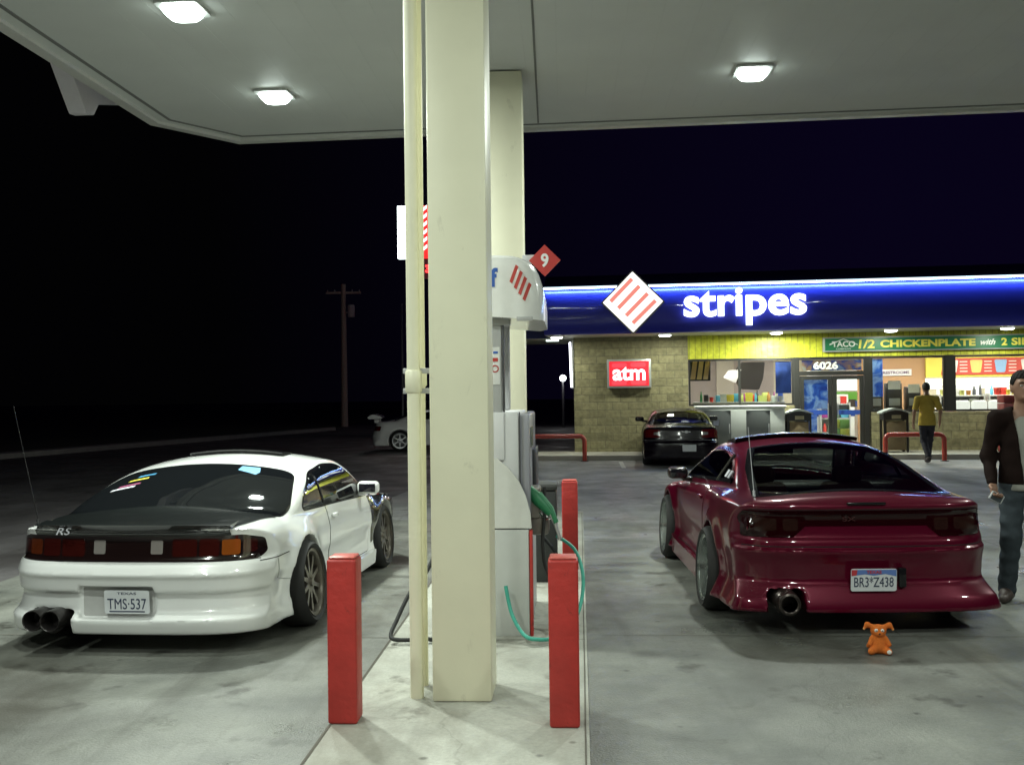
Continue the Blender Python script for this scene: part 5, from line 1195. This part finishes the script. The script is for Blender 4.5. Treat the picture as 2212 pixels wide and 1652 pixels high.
b = MB(); b.tube([(0, 0, 0), (0, 0, 2.35)], [.07, .05], 10); b.build('post', dgrey, t)
b = MB(); bb = bmesh.new(); bmesh.ops.create_uvsphere(bb, u_segments=20, v_segments=12, radius=.16, matrix=T(0, 0, 2.50)); b.bm(bb); b.build('globe', emis('globe_white', (.92, 1, .97), 14), t)
l = bpy.data.lights.new('lamp', 'POINT'); l.energy = 60; l.shadow_soft_size = .25; o = bpy.data.objects.new('lamp', l); COL.objects.link(o); o.parent = t; o.location = (0, -.3, 2.55)
# hedge and post beyond the corner
t = sthing('soda_display', 'stack of dark red drink cartons by the wall behind the man in the dark jacket', 'display', 10.55, -1.05, .12)
k = 0
for i in range(3):
    for j in range(7):
        b = MB(); b.box(i*.31, i*.31+.30, 0, .5, j*.20, j*.20+.19, .012); b.build('carton', [mat('carton_red', (.22, .03, .03), .6, noise=.4, nscale=30), mat('carton_brown', (.20, .09, .06), .6, noise=.4, nscale=30), mat('carton_pink', (.30, .08, .08), .6)][(i*2 + j) % 3], t)
# ------------------------------------------------------------------ people and the plush toy
def rc(a, b, r1, r2, sy=1.0):
    a = np.array(a, float); b = np.array(b, float); ba = b - a; L2 = (ba * ba).sum() + 1e-9
    def f(x, y, z):
        t = np.clip(((x - a[0]) * ba[0] + (y - a[1]) * ba[1] + (z - a[2]) * ba[2]) / L2, 0, 1)
        d = np.sqrt((x - a[0] - t * ba[0]) ** 2 + ((y - a[1] - t * ba[1]) * sy) ** 2 + (z - a[2] - t * ba[2]) ** 2) - (r1 + (r2 - r1) * t)
        return d / max(sy, 1) ** .5
    return f
def ell(c, r):
    def f(x, y, z):
        k = np.sqrt(((x - c[0]) / r[0]) ** 2 + ((y - c[1]) / r[1]) ** 2 + ((z - c[2]) / r[2]) ** 2); return (k - 1) * min(r)
    return f
def uni(L, k):
    def f(x, y, z):
        d = L[0](x, y, z)
        for g in L[1:]: d = smin(d, g(x, y, z), k)
        return d
    return f
def both(*fs_k):
    return lambda x, y, z: uni([f for f in fs_k[:-1]], fs_k[-1])(x, y, z)
def bound(f, pts, pad):
    P = np.array(pts, float); return P.min(0) - pad, P.max(0) + pad
def hand(wr, dirv, palm_n, side, curl=.5, s=1.0):
    """wrist, pointing direction, palm normal; returns palm and five finger chains"""
    w0 = Vector(wr); d = Vector(dirv).normalized(); n = Vector(palm_n); n = (n - d * n.dot(d)).normalized(); c = d.cross(n) * side
    L = [rc(w0, w0 + d * .045 * s, .024 * s, .027 * s), rc(w0 + d * .03 * s + c * .018 * s, w0 + d * .088 * s + c * .028 * s, .018 * s, .013 * s), rc(w0 + d * .03 * s - c * .014 * s, w0 + d * .085 * s - c * .026 * s, .018 * s, .013 * s), rc(w0 + d * .04 * s, w0 + d * .09 * s, .018 * s, .014 * s)]
    P = [w0]
    fingers = []
    for k, (off, ln) in enumerate(((.030, .072), (.010, .082), (-.011, .076), (-.030, .060))):
        p = w0 + d * .088 * s + c * off * s; a = curl * .5; fd = d.copy(); ch = []
        for j, fr in enumerate((.45, .31, .24)):
            fd = (fd * math.cos(a) + n * math.sin(a)).normalized() if j == 0 else (fd * math.cos(curl * .8) + (n * math.cos(curl*.8*j) - d * math.sin(curl*.8*j)) * math.sin(curl * .8)).normalized()
            q = p + fd * ln * fr * s; ch.append(rc(p, q, (.0095 - .001 * j) * s, (.0088 - .001 * j) * s)); p = q
        fingers.append(uni(ch, .004)); P.append(p)
    t0 = w0 + d * .025 * s + c * .028 * s; t1 = t0 + (d * .7 + c * .75 + n * .3).normalized() * .04 * s; t2 = t1 + (d * .9 + c * .15 + n * .5).normalized() * .034 * s
    fingers.append(uni([rc(t0, t1, .015 * s, .011 * s), rc(t1, t2, .0105 * s, .009 * s)], .006)); P.append(t2)
    palm = uni(L, .012)
    def f(x, y, z):
        dd = palm(x, y, z)
        for g in fingers: dd = smin(dd, g(x, y, z), .004)
        return dd
    return f, P
def person(lab, loc, rz, J, C, res=.011):
    t = thing('person', lab, 'person', loc, rz)
    hz = J['head']; hx, hy, hh = hz
    skin = mat(C['skin_name'], C['skin'], .5, noise=.1)
    hd = [ell((hx, hy, hh + .015), (.077, .096, .108)), ell((hx, hy + .022, hh - .055), (.056, .068, .062)), rc((hx, hy + .085, hh + .01), (hx, hy + .102, hh - .018), .010, .014), rc((hx, hy - .012, hh - .06), (J['neck'][0], J['neck'][1], J['neck'][2] - .03), .052, .062),
          ell((hx - .078, hy - .005, hh - .005), (.012, .02, .03)), ell((hx + .078, hy - .005, hh - .005), (.012, .02, .03)), ell((hx, hy + .075, hh - .078), (.022, .02, .016)), rc((hx - .035, hy + .075, hh + .035), (hx + .035, hy + .075, hh + .035), .014, .014)]
    head = uni(hd, .02)
    sockets = [ell((hx - .03, hy + .098, hh + .012), (.018, .014, .011)), ell((hx + .03, hy + .098, hh + .012), (.018, .014, .011))]
    limbs = []; hands = []; hp = []
    for sd in (1, -1):
        S = J['sh%d' % sd]; E = J['el%d' % sd]; Wt = J['wr%d' % sd]; limbs += [rc(S, E, .047, .038), rc(E, Wt, .038, .025)]
        f, P = hand(Wt, J['hd%d' % sd], J['pn%d' % sd], 1 if sd > 0 else -1, J.get('curl%d' % sd, .5)); hands.append(f); hp += P
        H, K, A = J['hp%d' % sd], J['kn%d' % sd], J['an%d' % sd]; limbs += [rc(H, K, .075, .05), rc(K, A, .05, .036)]
    tor = [rc((0, 0, J['hpz']), J['chest'], .125, .135, 1.45), rc(J['chest'], J['neck'], .12, .06, 1.2), rc(J['sh1'], J['sh-1'], .055, .055)]
    core = uni([head] + tor + limbs, .03)
    def body(x, y, z):
        d = core(x, y, z)
        for q in sockets: d = smax(d, -q(x, y, z), .01)
        for h in hands: d = smin(d, h(x, y, z), .008)
        return d
    allp = [J[k] for k in J if isinstance(J[k], tuple) and not k.startswith(('pn', 'hd'))] + [tuple(p) for p in hp]
    lo, hi = bound(None, allp, .16); lo[2] = -.02; hi[2] = hh + .16
    sdf_obj('body', body, lo, hi, res * .72, skin, t)
    # clothes
    shm = C['top']; slv = C['sleeve']
    tp = [rc((0, .0, J['hem']), J['chest'], C.get('wr', .172), .162, 1.4), rc(J['chest'], (J['neck'][0], J['neck'][1], J['neck'][2] - .02), .15, .085, 1.2), rc(J['sh1'], J['sh-1'], .055, .055)] + [rc((J['neck'][0], J['neck'][1], J['neck'][2] - .02), (J['sh%d' % q][0] * .8, J['sh%d' % q][1], J['sh%d' % q][2] + .01), .068, .055) for q in (1, -1)]
    for sd in (1, -1):
        S, E, Wt = J['sh%d' % sd], J['el%d' % sd], J['wr%d' % sd]
        if slv == 'long': tp += [rc(S, E, .064, .052), rc(E, [E[i] + (Wt[i] - E[i]) * .93 for i in range(3)], .052, .040)]
        else: tp += [rc(S, [S[i] + (E[i] - S[i]) * .85 for i in range(3)], .064, .062)]
    tu = uni(tp, .04)
    def top(x, y, z):
        w_ = .004 * np.sin(z * 38 + x * 17) * np.sin(x * 23 + y * 31 + z * 6)
        d = tu(x, y, z) + w_; d = smax(d, (J['hem'] - .02) - z, .01); d = smax(d, z - (J['neck'][2] + .015), .01)
        if C.get('open'): d = smax(d, -(np.maximum(np.abs(x + .0) - (.035 + np.maximum(z - .95, 0) * .10), -y)), .01)
        if slv != 'long':
            for sd in (1, -1):
                S, E = np.array(J['sh%d' % sd]), np.array(J['el%d' % sd]); ax = (E - S) / np.linalg.norm(E - S); cp_ = S + (E - S) * .85
                pr = (x - cp_[0]) * ax[0] + (y - cp_[1]) * ax[1] + (z - cp_[2]) * ax[2]
                rad = np.sqrt((x-cp_[0])**2 + (y-cp_[1])**2 + (z-cp_[2])**2); d = smax(d, np.where(rad < .17, pr, -1), .008)
        return d
    sdf_obj(C['topname'], top, lo - .02, hi + .02, res, shm, t)
    if C.get('open'):
        us = uni([rc((0, .0, J['hem'] - .03), J['chest'], .176, .150, 1.4), rc(J['chest'], (J['neck'][0], J['neck'][1], J['neck'][2] - .03), .14, .07, 1.2)], .04)
        sdf_obj('shirt', lambda x, y, z: smax(smax(us(x, y, z), (J['hem'] - .07) - z, .01), z - J['neck'][2] - .0, .01), lo, hi, res, C['under'], t)
    lg = [rc((0, 0, J['hpz'] + .08), (0, 0, J['hpz'] - .02), .135, .142, 1.25)]; 
    for sd in (1, -1):
        H, K, A = J['hp%d' % sd], J['kn%d' % sd], J['an%d' % sd]; lg += [rc(H, K, .096, .074), rc(K, (A[0], A[1], A[2] + .01), .074, .066)]
    lu = uni(lg, .03)
    sdf_obj('jeans', lambda x, y, z: smax(lu(x, y, z) + .005 * np.sin(z * 55 + x * 9) * np.sin(y * 20 + z * 11), np.minimum(z - (J['hpz'] + .12), 9), .01), lo, hi, res, C['legs'], t)
    for sd in (1, -1):
        A = J['an%d' % sd]; fd = Vector(J.get('fd%d' % sd, (0, 1, 0))).normalized(); up = J.get('toe%d' % sd, 0)
        a = Vector(A); heel = a - fd * .035 + Vector((0, 0, -.035)); toe = a + fd * .155 + Vector((0, 0, -.05 - up)); 
        so = uni([rc(heel, a + fd * .06 + Vector((0, 0, -.03 - up*.4)), .045, .047), rc(a + fd * .06 + Vector((0, 0, -.035 - up*.4)), toe, .044, .032), rc(a + Vector((0, 0, .0)), heel, .05, .045)], .03)
        l2 = np.minimum(np.array(heel), np.array(toe)) - .12; h2 = np.maximum(np.array(heel), np.array(toe)) + .13
        zmin = min(heel.z, toe.z) - .035
        sdf_obj('shoe', (lambda so, zm: lambda x, y, z: smax(so(x, y, z), zm - z, .006))(so, zmin), l2, h2, .009, C['shoes'], t)
    # hair
    hc = ell((hx, hy - .008, hh + .028), (.086, .102, .108))
    def hair(x, y, z):
        d = hc(x, y, z) + .0035 * np.sin(x * 160 + z * 60) * np.sin(y * 150); line = hh + .062 - np.maximum(0, .05 - (y - hy)) * 2.2
        return smax(d, np.maximum(line, hh - .075) - z, .012)
    sdf_obj('hair', hair, np.array((hx - .12, hy - .14, hh - .12)), np.array((hx + .12, hy + .14, hh + .17)), .007, C['hair'], t)
    b = MB()
    for sx_ in (-.03, .03):
        M = T(hx + sx_, hy + .0855, hh + .012); bb = bmesh.new(); bmesh.ops.create_uvsphere(bb, u_segments=12, v_segments=8, radius=.0105, matrix=M @ Matrix.Diagonal((1.25, .55, .75, 1))); b.bm(bb)
    b.build('eyes', mat('eye_white', (.5, .48, .45), .3), t)
    b = MB()
    for sx_ in (-.03, .03):
        M = T(hx + sx_, hy + .0905, hh + .012); bb = bmesh.new(); bmesh.ops.create_uvsphere(bb, u_segments=10, v_segments=8, radius=.0055, matrix=M @ Matrix.Diagonal((1, .5, 1, 1))); b.bm(bb)
    b.build('pupils', mat('pupil', (.01, .008, .006), .2), t)
    b = MB(); b.tube([(hx - .048, hy + .086, hh + .032), (hx - .03, hy + .095, hh + .038), (hx - .014, hy + .098, hh + .034)], [.003, .0055, .004], 6); b.tube([(hx + .048, hy + .086, hh + .032), (hx + .03, hy + .095, hh + .038), (hx + .014, hy + .098, hh + .034)], [.003, .0055, .004], 6); b.build('eyebrows', C['hair'], t)
    b = MB(); b.tube([(hx - .024, hy + .084, hh - .054), (hx, hy + .094, hh - .052), (hx + .024, hy + .084, hh - .054)], [.003, .007, .003], 8); b.build('lips', mat('lips', (.30, .12, .10), .5), t)
    return t
def make_people():
    # the man at the right edge, facing the camera, phone in his right hand
    J = dict(head=(0.01, .035, 1.665), neck=(0, 0, 1.50), chest=(0, .0, 1.27), hpz=.93, hem=.935,
             sh1=(.195, -.01, 1.42), el1=(.255, -.03, 1.13), wr1=(.265, .13, .925), hd1=(-.02, .55, -.75), pn1=(-.6, .5, .5), curl1=.85,
             **{'sh-1': (-.195, -.01, 1.42), 'el-1': (-.28, -.04, 1.13), 'wr-1': (-.27, .04, .87), 'hd-1': (.0, .15, -1), 'pn-1': (.9, .3, 0), 'curl-1': .5,
                'hp1': (.09, 0, .90), 'kn1': (.115, .04, .49), 'an1': (.135, -.02, .085), 'hp-1': (-.09, 0, .90), 'kn-1': (-.12, .03, .49), 'an-1': (-.15, -.01, .085), 'fd1': (.45, 1, 0), 'fd-1': (-.3, 1, 0)})
    C = dict(skin_name='skin_olive', skin=(.27, .15, .10), top=mat('jacket_brown', (.010, .005, .004), .9, spec=.12, noise=.4), sleeve='long', wr=.188, topname='jacket', open=True, under=mat('shirt_pale', (.26, .26, .23), .9, spec=.1), legs=mat('denim_grey', (.042, .052, .060), .9, spec=.15, noise=.35, nscale=25), shoes=mat('shoe_dark', (.05, .035, .03), .6), hair=mat('hair_black', (.006, .005, .004), .7, spec=.15))
    p = person('man in dark jacket and grey jeans holding a phone at the right edge', (3.985, 7.95, 0), R(169), J, C, .0115)
    ph = thing('phone', 'pale phone held low in the hand of the man at the right edge', 'phone', (0, 0, 0), 0)
    M = p.matrix_basis if False else (Matrix.Translation(p.location) @ RZ(R(180 - 14)))
    M = Matrix.Translation(p.location) @ RZ(R(169)); w0 = M @ Vector((.252, .20, .825)); ph.location = w0; ph.rotation_euler = (R(-20), R(62), R(168))
    b = MB(); b.box(-.033, .033, -.012, .0, -.058, .058, .006); b.build('phone_body', mat('phone_silver', (.55, .56, .56), .3), ph)
    b = MB(); b.box(-.028, .028, .0005, .002, -.045, .048); b.build('screen', mat('phone_screen', (.05, .06, .07), .1), ph)
    # the man in the yellow shirt, seen from behind, walking to the door
    J = dict(head=(0, .05, 1.70), neck=(0, 0, 1.53), chest=(0, -.0, 1.30), hpz=.95, hem=.88,
             sh1=(.205, 0, 1.46), el1=(.285, -.03, 1.17), wr1=(.29, .05, .92), hd1=(0, .1, -1), pn1=(-.9, .3, 0), curl1=.4,
             **{'sh-1': (-.205, 0, 1.46), 'el-1': (-.29, -.05, 1.17), 'wr-1': (-.30, .0, .92), 'hd-1': (0, 0, -1), 'pn-1': (.9, .3, 0), 'curl-1': .4,
                'hp1': (.09, 0, .92), 'kn1': (.09, .14, .53), 'an1': (.06, .20, .09), 'hp-1': (-.09, 0, .92), 'kn-1': (-.075, .02, .50), 'an-1': (-.05, -.24, .16), 'toe-1': .05})
    C = dict(skin_name='skin_tan', skin=(.30, .17, .11), top=mat('shirt_yellow', (.50, .36, .07), .9, noise=.15, spec=.15), sleeve='short', topname='shirt', wr=.195, legs=mat('denim_black', (.022, .02, .028), .85, noise=.3), shoes=MC['shoe_dark'], hair=mat('hair_brown', (.02, .013, .008), .6))
    person('man in yellow shirt and dark jeans walking away towards the shop', (9.40, 23.1, 0), R(-6), J, C, .014)
def make_plush():
    t = thing('plush_toy', 'small orange plush animal with floppy ears sitting on the ground behind the red car', 'plush toy', (2.29, 6.44, .0), R(170))
    parts = [rc((0, 0, .045), (0, .0, .095), .050, .038), ell((0, .004, .142), (.048, .038, .040)), ell((0, .032, .128), (.022, .018, .015)),
             rc((.030, .02, .026), (.052, .052, .022), .025, .021), rc((-.030, .02, .026), (-.052, .052, .022), .025, .021),
             rc((.04, .01, .095), (.060, .030, .062), .016, .013), rc((-.04, .01, .095), (-.060, .030, .062), .016, .013),
             rc((.035, 0, .165), (.066, 0, .178), .014, .016), rc((-.035, 0, .165), (-.066, 0, .178), .014, .016), rc((.066, 0, .176), (.084, .005, .158), .014, .008), rc((-.066, 0, .176), (-.084, .005, .158), .014, .008),
             rc((.0, -.03, .03), (.05, -.06, .03), .018, .014)]
    u = uni(parts, .014)
    f = lambda x, y, z: smax(u(x, y, z) + .0012 * np.sin(x * 700) * np.sin(y * 640 + z * 300) * np.sin(z * 720), .001 - z, .004)
    sdf_obj('body', f, (-.13, -.12, -.01), (.13, .12, .21), .0033, mat('plush_orange', (.72, .17, .02), .95, noise=.25, nscale=120, bump=.8, bscale=500), t, smooth=0)
    def ball(nm, c, r, m_):
        b = MB(); bb = bmesh.new(); bmesh.ops.create_uvsphere(bb, u_segments=16, v_segments=10, radius=1, matrix=T(*c) @ Matrix.Diagonal((*r, 1))); b.bm(bb); return b.build(nm, m_, t)
    for sx_ in (-.018, .018):
        ball('eye', (sx_, .037, .150), (.012, .008, .011), mat('felt_white', (.7, .68, .62), .9)); ball('pupil', (sx_ * .9, .0445, .150), (.004, .003, .004), black)
    ball('nose', (0, .051, .132), (.006, .004, .005), black)
    ball('foot_pad', (-.052, .070, .024), (.014, .006, .014), MC['felt_white'])
    ball('ear_tip', (.086, .006, .154), (.008, .007, .009), mat('plush_pale', (.75, .35, .12), .9)); ball('ear_tip', (-.086, .006, .154), (.008, .007, .009), MC['plush_pale'])
white_coupe(); red_hatch(); black_sedan(); far_coupe()
make_people(); make_plush()
# small litter and leaves on the slab
lm = mat('litter', (.25, .22, .16), .8)
for i, (x, y) in enumerate(((1.6, 6.0), (2.95, 24.0), (-1.7, 5.4))): pass
